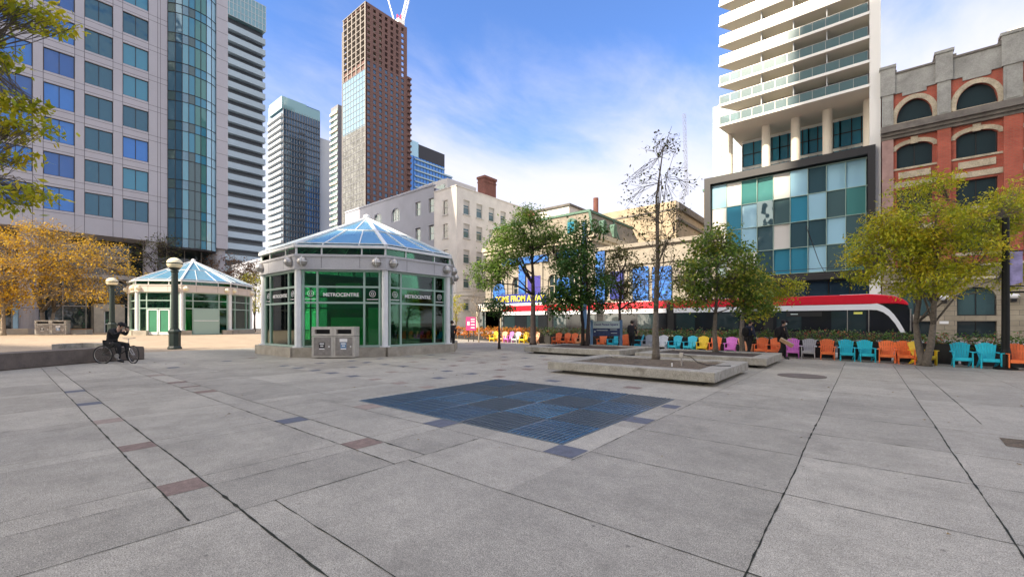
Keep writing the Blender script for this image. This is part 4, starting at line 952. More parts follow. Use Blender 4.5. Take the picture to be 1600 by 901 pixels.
# balconies
fh = 2.44
parts_x = [onY(p, WY + .6) for p in (1190, 1240, 1292)]
mb = MB(); mb.box(tl + 1.6, tr, WY + 2.5, WY + 22, 25.57, 25.4 + fh * 13); mb.build('wall', 'tower_grey', T)
for k in range(12):
    z = 25.4 + fh * k; s = MB()
    y0 = WY if k else WY
    poly = [(tl + .0, y0), (tr + .1, y0), (tr + .1, WY + 2.6), (tl + 1.6, WY + 2.6)] if k else [(tl, y0), (tr + .1, y0), (tr + .1, WY + 20), (tl + 1.6, WY + 20), (tl + .6, WY + 4)]
    s.prism(poly, z, z + .16); s.build('slab', 'soffit', T)
    s = MB(); s.box(tl - .02, tr + .12, y0 - .03, y0 + .02, z - .02, z + .26); s.bar((tl, y0, z + .12), (tl + (1.6 if k else .6), WY + (2.6 if k else 4), z + .12), .08, .28); s.build('slab_edge', 'slab_white', T)
    r = MB(); r.box(tl + .1, tr, y0 + .06, y0 + .085, z + .28, z + 1.22); r.bar((tl + .1, y0 + .1, z + .75), (tl + 1.5, WY + 2.4, z + .75), .03, .94); rl = r.build('glass_railing', 'railing_glass', T)
    r = MB()
    for i in range(13): x = tl + .1 + (tr - tl - .1) * i / 12; r.box(x - .012, x + .02, y0 + .03, y0 + .058, z + .26, z + 1.24)
    r.box(tl + .1, tr, y0 + .04, y0 + .1, z + 1.22, z + 1.26); r.build('rail_posts', 'steel', rl)
    for x in parts_x:
        solid(x - .05, x + .05, WY + .4, WY + 2.45, z + .165, z + fh - .01).build('divider', 'tower_white', T)
    solid(tl + 1.8, tr - .1, WY + 2.42, WY + 2.48, z + .3, z + fh - .15).build('balcony_glazing', 'glass_grey', T)
solid(tr + .12, 1.28, WY + .1, WY + 22, 0, 25.4 + fh * 13).build('end_wall', 'slab_white', T)
# ================================================================== RED BRICK BUILDING
T = thing('red_brick_building', 8, 62, 0, 'red brick warehouse with stone arches, grey parapet and stone ground floor, right edge', 'building')
x0 = 1.36; pl = Pl(x0, WY, 0)
bays = [(2.45, 4.95), (6.5, 9.05), (10.8, 13.4), (15.1, 17.7), (19.4, 22.0)]
us = [0]
for a, b in bays: us += [a - x0, b - x0]
us += [24]
zB = [6.9, 8.0, 10.3, 12.1, 14.5, 16.6, 18.85, 21.0, 23.05, 23.9]
mb = MB(); wall_grid(mb, pl, us, zB, {(2 * i + 1, j) for i in range(5) for j in (1, 3, 5, 7)}, .35)
for i, (a, b) in enumerate(bays):
    arch_infill(mb, pl, a - x0, b - x0, 21.35, 23.05, -.3, .003, 14); arch_infill(mb, pl, a - x0, b - x0, 18.4, 18.85, -.3, .003, 8)
mb.box(x0, x0 + 24, WY + .5, WY + 20, 0, 25.4)
mb.build('brick_wall', 'brick_red', T)
piers = [(0, .85)] + [(bays[i][1] + .3 - x0, bays[i + 1][0] - .35 - x0) for i in range(4)]
for i, (a, b) in enumerate(piers):
    mb = MB(); mb.pbox(pl, a, b, 6.9, 19.5, .0, .28); mb.build('pier', 'pier_pink' if i == 0 else 'brick_red', T)
    mb = MB(); mb.pbox(pl, a, b, 20.7, 23.9, 0, .22); mb.pbox(pl, a + .18, b - .18, 21.0, 23.5, .22, .27); mb.build('pilaster', 'parapet', T)
    mb = MB(); mb.pbox(pl, a - .12, b + .12, 23.9, 26.5, -.5, .3); mb.pbox(pl, a - .2, b + .2, 26.5, 26.75, -.6, .38); mb.build('parapet_post', 'parapet', T)
mb = MB(); mb.pbox(pl, 0, 24, 23.9, 25.8, -.4, .12)
for i in range(5):
    a, b = us[2 * i + 1], us[2 * i + 2]; mb.pbox(pl, a + .4, b - .4, 23.55, 23.9, 0, .11)
mb.build('parapet', 'parapet', T)
mb = MB(); mb.pbox(pl, 0, 24, 25.8, 25.98, -.5, .22)
for i in range(5):
    a, b = us[2 * i + 1], us[2 * i + 2]; mb.pbox(pl, b, b + .35, 25.981, 26.2, -.5, .2); mb.pbox(pl, a - .35, a, 25.981, 26.2, -.5, .2)
mb.build('coping', 'cornice', T)
mb = MB(); mb.pbox(pl, -.05, 24, 19.5, 19.8, 0, .35); mb.pbox(pl, -.05, 24, 19.8, 20.1, 0, .55); mb.pbox(pl, -.1, 24, 20.1, 20.7, 0, .8); mb.build('cornice', 'cornice', T)
def arch_band(mb, pl, a0, a1, zs_, zt, th, o, n=14, foot=0):
    c = (a0 + a1) / 2; h = (a1 - a0) / 2; f = lambda t, e: (c + (h + e) * t, zs_ + (zt - zs_ + e) * math.sqrt(max(0, 1 - t * t)))
    for i in range(n):
        t0 = math.cos(math.pi * (1 - i / n)); t1 = math.cos(math.pi * (1 - (i + 1) / n))
        p0, p1, q0, q1 = f(t0, 0), f(t1, 0), f(t0, th), f(t1, th)
        mb.hexa([pl.p(*p0, o), pl.p(*p1, o), pl.p(*p1, 0), pl.p(*p0, 0), pl.p(*q0, o), pl.p(*q1, o), pl.p(*q1, 0), pl.p(*q0, 0)])
for i in range(5):
    a, b = us[2 * i + 1], us[2 * i + 2]; s = MB()
    arch_band(s, pl, a, b, 21.35, 23.05, .42, .1); s.pbox(pl, a - .42, a, 21.0, 21.36, 0, .1); s.pbox(pl, b, b + .42, 21.0, 21.36, 0, .1); s.build('stone_arch', 'stone_weathered', T)
    s = MB(); arch_band(s, pl, a - .05, b + .05, 18.3, 18.85, .38, .11); s.pbox(pl, (a + b) / 2 - .25, (a + b) / 2 + .25, 18.75, 19.4, 0, .18); s.build('window_lintel', 'stone_weathered', T)
    for k, (z0, z1, ex) in enumerate(((20.85, 21.0, .2), (16.4, 16.58, .45), (15.55, 16.15, -.12), (14.7, 15.2, .4), (11.75, 12.05, .2), (10.5, 11.0, .4), (7.65, 7.95, .3))):
        s = MB(); s.pbox(pl, a - ex, b + ex, z0, z1, 0, .1 + .02 * (k % 3)); s.build('stone_band', 'stone_weathered', T)
mb = None
for j, h in ((1, 2.3), (3, 2.4), (5, 2.25), (7, 2.05)):
    wp = win_proto(2.56, h, 'glass_dark', 'black', 1 if j != 7 else 0, 0, .08)
    for i, (a, b) in enumerate(bays): place(wp, pl, a - x0 - .01, zB[j], T, -.28)
    delete_tree(wp)
mb = MB(); 
usg = [0]
for a, b in bays: usg += [a - x0 + .05, b - x0 - .05]
usg += [24]
wall_grid(mb, pl, usg, [0, .25, 1.75, 2.25, 4.8, 6.9], {(2 * i + 1, j) for i in range(5) for j in (1, 3)}, .5)
for a, b in bays: arch_infill(mb, pl, a - x0 + .05, b - x0 - .05, 3.9, 4.8, -.45, .004, 12)
mb.build('stone_wall', 'stone_wall', T)
mb = MB(); mb.pbox(pl, -.05, 24, 5.5, 5.7, 0, .16); mb.pbox(pl, -.05, 24, 6.65, 6.9, 0, .2); mb.build('string_course', 'stone_cream', T)
wp = win_proto(2.45, 2.55, 'glass_grey', 'black', 1, 0, .08); wq = win_proto(2.45, 1.5, 'glass_dark', 'black', 1, 0, .06)
for a, b in bays: place(wp, pl, a - x0 + .05, 2.25, T, -.4); place(wq, pl, a - x0 + .05, .25, T, -.4)
delete_tree(wp); delete_tree(wq)
for i, px in enumerate((1475, 1583, 1390)):
    a = onY(px, WY) - x0; p = pl.p(a, 3.9, .25)
    L_ = thing('wall_lamp', p.x, p.y, p.z, ['round white wall lamp between the two ground floor arches', 'round white wall lamp behind the black banner pole', 'round white wall lamp beside the left end of the red brick building'][i], 'wall lamp', 'wall lamps on the stone ground floor')
    mb = MB(); mb.ball((p.x, p.y, p.z), (.36, .3, .24)); mb.build('globe', 'white', L_, smooth=True)
    mb = MB(); mb.box(p.x - .16, p.x + .16, p.y - .1, p.y + .25, p.z - .5, p.z - .24); mb.build('bracket', 'black', L_)
mb = MB(); a = onY(1475, WY) - x0; mb.pbox(pl, a - .3, a + .3, 1.5, 1.75, 0, .04); mb.build('wall_plaque', 'white', T)
# ================================================================== KIOSKS
def kiosk(px_c, d0, a0, z0, label, warm=False):
    l0 = (px_c - 800) / FPX * d0; Rk = 5.2
    def pt(ang, r, ):
        d = d0 - r * math.cos(ang); l = l0 - r * math.sin(ang); return (d * FW[0] + l * RT[0], d * FW[1] + l * RT[1])
    C = pt(0, 0); angs = [R(a0 - 45 * k) for k in range(8)]
    oct_ = lambda r: [pt(a, r) for a in angs]
    K = thing('glass_kiosk', C[0], C[1], z0, label, 'kiosk', 'octagonal glass kiosks')
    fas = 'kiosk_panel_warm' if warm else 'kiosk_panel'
    P = oct_(Rk)
    for k in range(8):
        p, q = P[k], P[(k + 1) % 8]; ang = math.degrees(math.atan2(q[1] - p[1], q[0] - p[0])); W_ = math.dist(p, q)
        pl = Pl(p[0], p[1], ang, z0)
        door = warm and k == 1; board = warm and k == 2
        mb = MB()
        if not door and not board: mb.pbox(pl, -.1, W_ + .1, -.1, .44, -.35, .42)
        else: mb.pbox(pl, -.1, .7 if board else 1.1, -.1, .44, -.35, .42); mb.build('plinth', 'stone_base', K); mb = MB(); mb.pbox(pl, W_ - .7, W_ + .1, -.1, .44, -.35, .42)
        mb.build('plinth', 'stone_base', K)
        mb = MB(); mb.lathe([(.25, .3), (.25, .5), (.155, .5), (.155, 4.1)], (p[0], p[1], z0), 16); mb.build('column', 'white_metal', K, smooth=False)
        zb = .44 if not (door or board) else .02
        g1 = MB(); g1.pbox(pl, .2, W_ - .2, zb, 4.1, -.02, .0); gl = g1.build('glass_wall', 'kiosk_glass', K)
        mb = MB(); bw = .045
        v1, v2 = W_ * .22, W_ * .76
        for a in (.24, v1, v2, W_ - .24): mb.pbox(pl, a - bw, a + bw, zb, 4.1, -.06, .06)
        for z in (zb + .05, 2.55, 3.3, 4.05): mb.pbox(pl, .24, W_ - .24, z - bw, z + bw, -.055, .055)
        mb.build('mullions', 'green_frame', gl)
        if door:
            for s in (0, 1):
                a = v1 + .08 + s * (v2 - v1 - .1) / 2; b = a + (v2 - v1) / 2 - .1
                f = MB(); f.pbox(pl, a, b, .05, 2.45, .01, .05); dd = f.build('door', 'green_inside', K)
                f = MB(); f.pbox(pl, a, a + .1, .05, 2.45, .05, .1); f.pbox(pl, b - .1, b, .05, 2.45, .05, .1); f.pbox(pl, a, b, 2.36, 2.46, .05, .1); f.pbox(pl, a, b, .05, .3, .05, .1); f.build('door_frame', 'white_metal', dd)
        if board:
            f = MB(); f.pbox(pl, v1 + .05, v2 - .05, .05, 2.5, .062, .09); f.build('panel', 'green_frame', K)
            f = MB(); f.pbox(pl, v1 + .05, v2 - .05, 1.35, 1.42, .09, .12); f.build('panel_rail', 'white_metal', K)
        # fascia, lamps, clerestory
        O = Pl(p[0] + (p[0] - C[0]) * .045, p[1] + (p[1] - C[1]) * .045, ang, z0); Wo = W_ * 1.045
        mb = MB(); mb.pbox(O, 0, Wo, 4.1, 4.78, -.25, .0); mb.pbox(O, -.02, Wo + .02, 4.70, 4.80, .0, .05); mb.pbox(O, 0, Wo, 4.1, 4.16, 0, .03); fb = mb.build('fascia', fas, K)
        mb = MB()
        for a in (.29, .71): mb.pbox(O, Wo * a - .008, Wo * a + .008, 4.17, 4.69, .0, .004)
        mb.build('panel_joint', 'panel_gap', fb)
        for a in (.09, .9):
            c = O.p(Wo * a, 4.45, .08); mb = MB(); mb.ball(c, (.225, .225, .225), 14, 9); lp = mb.build('fascia_lamp', 'steel' if not warm else 'globe', K, smooth=True)
            mb = MB(); mb.tube([O.p(Wo * a - .24, 4.45, .1), O.p(Wo * a - .2, 4.45, .24), O.p(Wo * a, 4.45, .32), O.p(Wo * a + .2, 4.45, .24), O.p(Wo * a + .24, 4.45, .1)], .018, 6); mb.tube([O.p(Wo * a, 4.22, .1), O.p(Wo * a, 4.3, .25), O.p(Wo * a, 4.45, .32), O.p(Wo * a, 4.6, .25), O.p(Wo * a, 4.68, .1)], .018, 6); mb.build('lamp_guard', 'white_metal', lp)
        mb = MB(); mb.pbox(O, .05, Wo - .05, 4.8, 5.16, -.12, -.1); cg = mb.build('clerestory_glass', 'kiosk_glass', K)
        mb = MB()
        for a in (.0, .28, .72, .985): mb.pbox(O, Wo * a, Wo * a + .06, 4.8, 5.16, -.14, -.06)
        mb.pbox(O, 0, Wo, 5.12, 5.24, -.16, .04); mb.build('clerestory_frame', 'white_metal', cg)
        # roof
        e0 = O.p(0, 5.24, 0); e1 = O.p(Wo, 5.24, 0); ap = Vector((C[0], C[1], z0 + 7.72))
        mb = MB(); mb.add([e0, e1, ap], [(0, 1, 2)]); rp = mb.build('roof_pane', 'kiosk_roof_glass', K)
        mb = MB(); mb.bar(e0, ap, .15, .15); mb.build('roof_rib', 'white_metal', K)
        mb = MB(); mid = lambda u, v: (e0.lerp(e1, u)).lerp(ap, v)
        up = Vector((0, 0, .02))
        mb.bar(mid(0, .5) + up, mid(1, .5) + up, .05, .05); mb.bar(mid(0, .035) + up, mid(1, .035) + up, .2, .04)
        for u in (.3, .7): mb.bar(mid(u, 0) + up, mid(u, .5) + up, .045, .045)
        mb.bar(mid(.5, .5) + up, mid(.5, 1) + up, .04, .04); mb.build('roof_bars', 'white_metal', rp)
        # lettering on the glass
        if not warm:
            t1 = text_part('METROCENTRE', .235, pl, (v1 + v2) / 2, 2.92, .014, 'white', gl, ext=.003, font_off=.005)
            for a in (v1 / 2 + .12, (v2 + W_) / 2 - .1):
                mb = MB(); c = pl.p(a, 2.98, .01)
                for r0 in (.14, .06): mb.tube([c + pl.u * r0 * math.cos(t * math.pi / 8) + Vector((0, 0, r0 * math.sin(t * math.pi / 8))) for t in range(17)], .012, 5)
                mb.pbox(pl, a - .27, a + .27, 2.7, 2.73, .005, .012); mb.build('emblem', 'white', gl)
    mb = MB(); mb.lathe([(.2, 7.62), (.2, 7.86), (.06, 7.95)], (C[0], C[1], z0), 12); mb.build('finial', 'white_metal', K)
    mb = MB(); mb.prism(oct_(4.95), z0 + .02, z0 + .06); mb.build('floor', 'stone_base', K)
    # inside: stair enclosure with green walls
    u = lambda a, r: pt(R(a), r)
    def ibox(dx0, dx1, dl0, dl1, z0_, z1_):
        mb = MB(); c = []
        for z in (z0_, z1_):
            for dd_, ll in ((dx0, dl0), (dx0, dl1), (dx1, dl1), (dx1, dl0)):
                d = d0 + dd_; l = l0 + ll; c.append((d * FW[0] + l * RT[0], d * FW[1] + l * RT[1], z0 + z))
        return mb.hexa(c)
    ibox(.6, 3.6, -2.6, .6, .06, 3.9).build('stair_wall', 'green_inside', K)
    ibox(-1.2, .55, -1.6, .3, .06, 1.9).build('escalator_wall', 'green_light', K)
    ibox(.2, .58, -1.9, -.5, 3.1, 3.95).build('upper_panel', 'green_light', K)
    ibox(-.6, 3.0, .9, 2.5, .06, 3.0).build('service_core', 'inside_dark', K)
    ibox(-2.4, -2.0, .9, 1.6, .06, 2.4).build('pillar', 'green_light', K)
    return K
kiosk(573, 25.0, 62, 0.0, 'near green glass kiosk with pyramid roof and white lettering, behind the two litter bins')
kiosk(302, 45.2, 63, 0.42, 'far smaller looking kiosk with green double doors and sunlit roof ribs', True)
# ================================================================== STREETCAR
TY = 42.0; zt0 = -.12
T = thing('streetcar', -16, TY + 1.2, zt0, 'long red and white articulated streetcar with dark windows on the street behind the coloured chairs', 'streetcar')
mods = [(-5.95, 2.6), (-14.3, -6.7), (-21.9, -15.0), (-28.6, -22.6), (-36.3, -29.3)]
for i, (a, b) in enumerate(mods):
    nose = i == 0
    def sil(pts, y0, y1, m, name, par, mb=None):
        mb = MB(); n = len(pts); mb.add([(x, y0, z) for x, z in pts] + [(x, y1, z) for x, z in pts], [tuple(range(n)), tuple(range(2 * n - 1, n - 1, -1))] + [(k, k + n, (k + 1) % n + n, (k + 1) % n) for k in range(n)]); return mb.build(name, m, par)
    zr, zw0, zw1 = 3.76, 2.58, 3.02
    if nose:
        roof = [(a, zw1), (1.35, zw1), (1.9, 3.0), (2.5, 2.86), (2.45, 3.05), (2.15, 3.35), (1.65, 3.58), (.95, 3.7), (.3, zr), (a, zr)]
        body = [(a, .35), (2.95, .35), (3.0, .95), (2.75, 1.9), (2.45, 2.84), (1.9, 2.98), (1.3, zw1 - .01), (a, zw1 - .01)]
        pill = [(a, zw0), (.35, zw0), (.75, 2.55), (1.1, 2.38), (1.4, 2.1), (1.75, 1.55), (2.05, .9), (2.2, .9), (2.32, .9), (2.0, 1.65), (1.7, 2.2), (1.42, 2.58), (1.1, 2.86), (.75, 3.05), (.35, zw1 - .012), (a, zw1 - .012)]
    else:
        roof = [(a, zw1), (b, zw1), (b, zr), (a, zr)]; body = [(a, .35), (b, .35), (b, zw1 - .01), (a, zw1 - .01)]; pill = [(a, zw0), (b, zw0), (b, zw1 - .012), (a, zw1 - .012)]
    rf = sil(roof, TY - .02, TY + 2.52, 'tram_red', 'roof', T)
    bv = rf.modifiers.new('b', 'BEVEL'); bv.width = .07; bv.segments = 3; bv.limit_method = 'ANGLE'
    body_o = sil(body, TY + .03, TY + 2.47, 'tram_glass', 'body', T)
    # the white band, as a ring of quads following the outline
    mb = MB(); n = len(pill); h = n // 2
    for k in range(h - 1):
        q = [pill[k], pill[k + 1], pill[n - 2 - k], pill[n - 1 - k]]
        mb.hexa([(q[0][0], TY - .015, q[0][1]), (q[1][0], TY - .015, q[1][1]), (q[1][0], TY + .028, q[1][1]), (q[0][0], TY + .028, q[0][1]), (q[3][0], TY - .015, q[3][1]), (q[2][0], TY - .015, q[2][1]), (q[2][0], TY + .028, q[2][1]), (q[3][0], TY + .028, q[3][1])])
    mb.build('white_band', 'tram_white', T)
    mb = MB(); mb.box(a, min(b, 2.3), TY - .02, TY + .028, .3, .88); mb.build('skirt', 'rubber', T)
    mb = MB()
    e = min(b, 1.0)
    k = 0; x = a + .25
    while x + 1.3 < e + .4:
        x1_ = min(x + 1.75, e); f = solid(x, x1_, TY - .004, TY + .028, 1.0, 2.5).build('window', 'tram_glass' if k % 2 else 'glass_dark', T); x += 1.85; k += 1
    if nose:
        s = MB(); s.box(-.85, .1, TY - .006, TY + .02, .5, 2.5); s.build('door', 'glass_dark', T)
        s = MB(); s.box(-.62, -.1, TY - .02, TY + .01, 2.26, 2.42); s.build('door_sign', 'led_yellow', T)
        s = MB(); s.box(-5.0, -2.6, TY - .012, TY + .01, 2.12, 2.48); ds = s.build('display', 'black', T)
        s = MB(); s.box(-4.7, -4.2, TY - .016, TY - .013, 2.27, 2.34); s.build('display_light', 'sign_white', ds)
        for x in (-1.02, .25): s = MB(); s.box(x, x + .05, TY - .008, TY + .02, .9, 2.6); s.build('door_post', 'steel', T)
        s = MB(); s.box(2.55, 2.62, TY - .1, TY + .15, 1.0, 2.6); s.tube([(2.75, TY - .25, 1.5), (2.75, TY - .25, 2.2)], .07, 8); s.build('mirror', 'steel', T)
        s = MB(); s.box(-1.5, 1.0, TY + .7, TY + 1.8, 3.6, 3.82); s.build('roof_unit', 'tram_white', T)
    else:
        s = MB(); s.box(a + 1, b - 1, TY + .6, TY + 1.9, 3.6, 3.85); s.build('roof_unit', 'tram_white', T)
    if i < 4:
        s = MB(); s.box(b if False else mods[i + 1][1], a, TY + .12, TY + 2.3, .4, 3.4); s.build('bellows', 'rubber', T)
    s = MB()
    for wx_ in (a + 1.2, min(b, 1.6) - 1.2): s.tube([(wx_, TY + .1, .26), (wx_, TY + .3, .26)], .3, 12)
    s.build('wheels', 'rubber', T)
# overhead wires
for i, y in enumerate((43.3, 38.1)):
    mb = MB(); mb.tube([(-120, y, 5.6), (-60, y, 5.5), (0, y, 5.55), (60, y, 5.5)], .022, 5); tag(mb.build('tram_wire', 'black'), ('far overhead trolley wire above the streetcar roof', 'near overhead trolley wire above the street')[i], 'wire')
for i, (xa, z) in enumerate(((-9.5, 7.2), (-2.5, 7.0), (-26, 7.4))):
    mb = MB(); mb.tube([(xa, 28.9, z), (xa, 38, 5.95), (xa, 43.3, 5.75), (xa, 56, z + 1.2)], .02, 5); tag(mb.build('span_wire', 'black'), ('cross wire in front of the left half of the glass box', 'cross wire in front of the right half of the glass box', 'cross wire before the theatre annex')[i], 'wire')
# ================================================================== CHAIRS
def make_chair(colour):
    m = 'chair_' + colour
    t = thing('adirondack_chair', 0, 0, 0)
    def slat(mb, p, q, wd, th): return mb.bar(p, q, wd, th)
    mb = MB()
    for k in range(6): y = -.36 + .095 * k; z = .36 - .025 * k + (-.03 if k == 0 else 0); mb.hexa([(-.27, y, z - .02), (.27, y, z - .02), (.27, y + .083, z - .045), (-.27, y + .083, z - .045), (-.27, y, z), (.27, y, z), (.27, y + .083, z - .022), (-.27, y + .083, z - .022)])
    mb.box(-.27, .27, -.385, -.362, .24, .352); mb.build('seat', m, t)
    mb = MB(); n = 7
    for k in range(n):
        u = (k - 3) / 3; xb = u * .205; xt = u * .305; top = .885 - .075 * u * u; wb, wt = .064, .092
        yb, yt = .17, .42; zb = .22
        ytop = yb + (yt - yb) * (top - zb) / .66
        mb.hexa([(xb - wb / 2, yb, zb), (xb + wb / 2, yb, zb), (xb + wb / 2, yb + .025, zb), (xb - wb / 2, yb + .025, zb), (xt - wt / 2, ytop, top - .012 * abs(u) * (1 if u < 0 else 0)), (xt + wt / 2, ytop, top - .012 * abs(u) * (1 if u > 0 else 0)), (xt + wt / 2, ytop + .025, top), (xt - wt / 2, ytop + .025, top)])
    mb.box(-.26, .26, .34, .37, .60, .66); mb.build('backrest', m, t)
    for s in (-1, 1):
        mb = MB(); mb.prism([(s * .28, -.42), (s * .40, -.42), (s * .40, .1), (s * .35, .38), (s * .28, .38)][::s], .535, .56); mb.build('arm', m, t)
        mb = MB(); mb.box(min(s * .29, s * .33), max(s * .29, s * .33), -.40, -.29, 0, .533); mb.build('leg', m, t)
        mb = MB(); mb.hexa([(s * .285 - .018, .30, 0), (s * .285 + .018, .30, 0), (s * .285 + .018, .42, 0), (s * .285 - .018, .42, 0), (s * .285 - .018, -.38, .26), (s * .285 + .018, -.38, .26), (s * .285 + .018, .02, .33), (s * .285 - .018, .02, .33)]); mb.build('leg', m, t)
    return t
row_y = lambda x: 22.4 + max(0, (3 - x)) * .165
def chair_xy(px):
    r = (px - 800) / FPX; a = FW[0] + r * RT[0]; b = FW[1] + r * RT[1]      # x=a d, y=b d ; b d = 22.895 - .165 a d
    d = (22.4 + 3 * .165) / (b + .165 * a); return a * d, b * d
lst = [(772, 'yellow', 0, 'leftmost yellow chair of the row, sunlit, beside the orange flowers'), (786, 'peach', 0, 'pale orange chair just right of the small dark tree trunk'), (794.5, 'orchid', -15, 'pink chair in the sun next to a white one'), (806, 'white', 0, 'white chair in the sun between a pink and a yellow chair'), (819, 'yellow', 0, 'yellow chair just left of the tall green tree trunk'), (836, 'peach', 10, 'sunlit orange chair just right of the tall green tree trunk'),
       (870, 'orange', 0, 'first orange chair left of the paired orange chairs, half in leaves'), (883.5, 'orange', 0, 'left chair of the close orange pair left of the twin trunks'), (894, 'orange', 0, 'right chair of the close orange pair left of the twin trunks'), (908, 'peach', 0, 'pale orange chair behind the twin tree trunks'), (941, 'orange', 12, 'orange chair seen under the blue square sign, left of a cyan one'), (959, 'cyan', -22, 'cyan chair seen under the blue square sign'), (977.5, 'orange', 10, 'orange chair right beside the right post of the blue sign'), (996, 'cyan', -60, 'cyan chair turned sideways right of the blue sign'),
       (1012, 'grey', 0, 'grey chair left of the bare slim tree'), (1035, 'white', 0, 'whitish chair just right of the bare slim tree trunk'), (1055, 'cyan', -12, 'left cyan chair of two behind the near planter'), (1078, 'cyan', -6, 'right cyan chair of two, next to a yellow one'), (1097.5, 'yellow', 0, 'yellow chair between a cyan and an orange chair'), (1118, 'orange', 0, 'orange chair behind the trunk in the second planter'), (1142, 'orchid', 4, 'pink chair left of the walking woman'), (1164, 'peach', 20, 'pale orange chair mostly hidden by the walking woman'),
       (1189, 'orange', 0, 'orange chair just right of the walking woman'), (1210, 'orange', -8, 'orange chair half hidden by the walking man'), (1238.5, 'orchid', 0, 'pink chair just right of the walking man'), (1263.5, 'grey', 0, 'grey chair between a pink and an orange chair'), (1292.5, 'orange', 3, 'orange chair between a grey and a cyan chair'), (1323, 'cyan', 0, 'left cyan chair of the pair before the streetcar'), (1353.5, 'cyan', 4, 'right cyan chair of the pair before the streetcar'),
       (1386, 'orange', -5, 'left orange chair of the pair before the streetcar nose'), (1414, 'orange', 5, 'right orange chair of the pair before the streetcar nose'), (1441, 'yellow', 35, 'yellow chair turned behind the forked tree trunk on the right'), (1502, 'cyan', -3, 'left cyan chair of the pair right of the forked tree'), (1544, 'cyan', 3, 'right cyan chair of the pair, left of the black pole'), (1589, 'orange', 0, 'orange chair right of the black pole at the right edge'), (1640, 'cyan', 0, 'cyan chair cut by the right edge of the picture')]
protos = {}
for px, c, rot, lab in lst:
    if c not in protos: protos[c] = make_chair(c)
    o = copy_tree(protos[c]); x, y = chair_xy(px); o.scale = (.76, .86, 1.0); o.location = (x, y + random.uniform(-.06, .06), gz(x)); o.rotation_euler.z = R(rot + random.uniform(-4, 4) + 3)
    tag(o, lab, 'chair', 'coloured slatted garden chairs in a row')
for o in protos.values(): delete_tree(o)
# ================================================================== LEAVES AND TREES
def leaf_mesh(pts, size, per, spread, rnd, droop=0.3, asp=.5, flat=1.0):
    vs = []; fs = []
    for (cx, cy, cz) in pts:
        for _ in range(per):
            x = cx + rnd.gauss(0, spread); y = cy + rnd.gauss(0, spread); z = cz + rnd.gauss(0, spread * flat)
            s = size * rnd.uniform(.6, 1.3); a = rnd.uniform(0, 6.283); t = rnd.uniform(-.9, .5) - droop
            ux, uy, uz = math.cos(a) * math.cos(t), math.sin(a) * math.cos(t), math.sin(t)
            b = rnd.uniform(-.9, .9); wx, wy, wz = -math.sin(a) * math.cos(b), math.cos(a) * math.cos(b), math.sin(b)
            n = len(vs); h = s * asp * .5
            vs += [(x, y, z), (x + ux * s * .5 + wx * h, y + uy * s * .5 + wy * h, z + uz * s * .5 + wz * h), (x + ux * s, y + uy * s, z + uz * s), (x + ux * s * .5 - wx * h, y + uy * s * .5 - wy * h, z + uz * s * .5 - wz * h)]
            fs.append((n, n + 1, n + 2, n + 3))
    return vs, fs
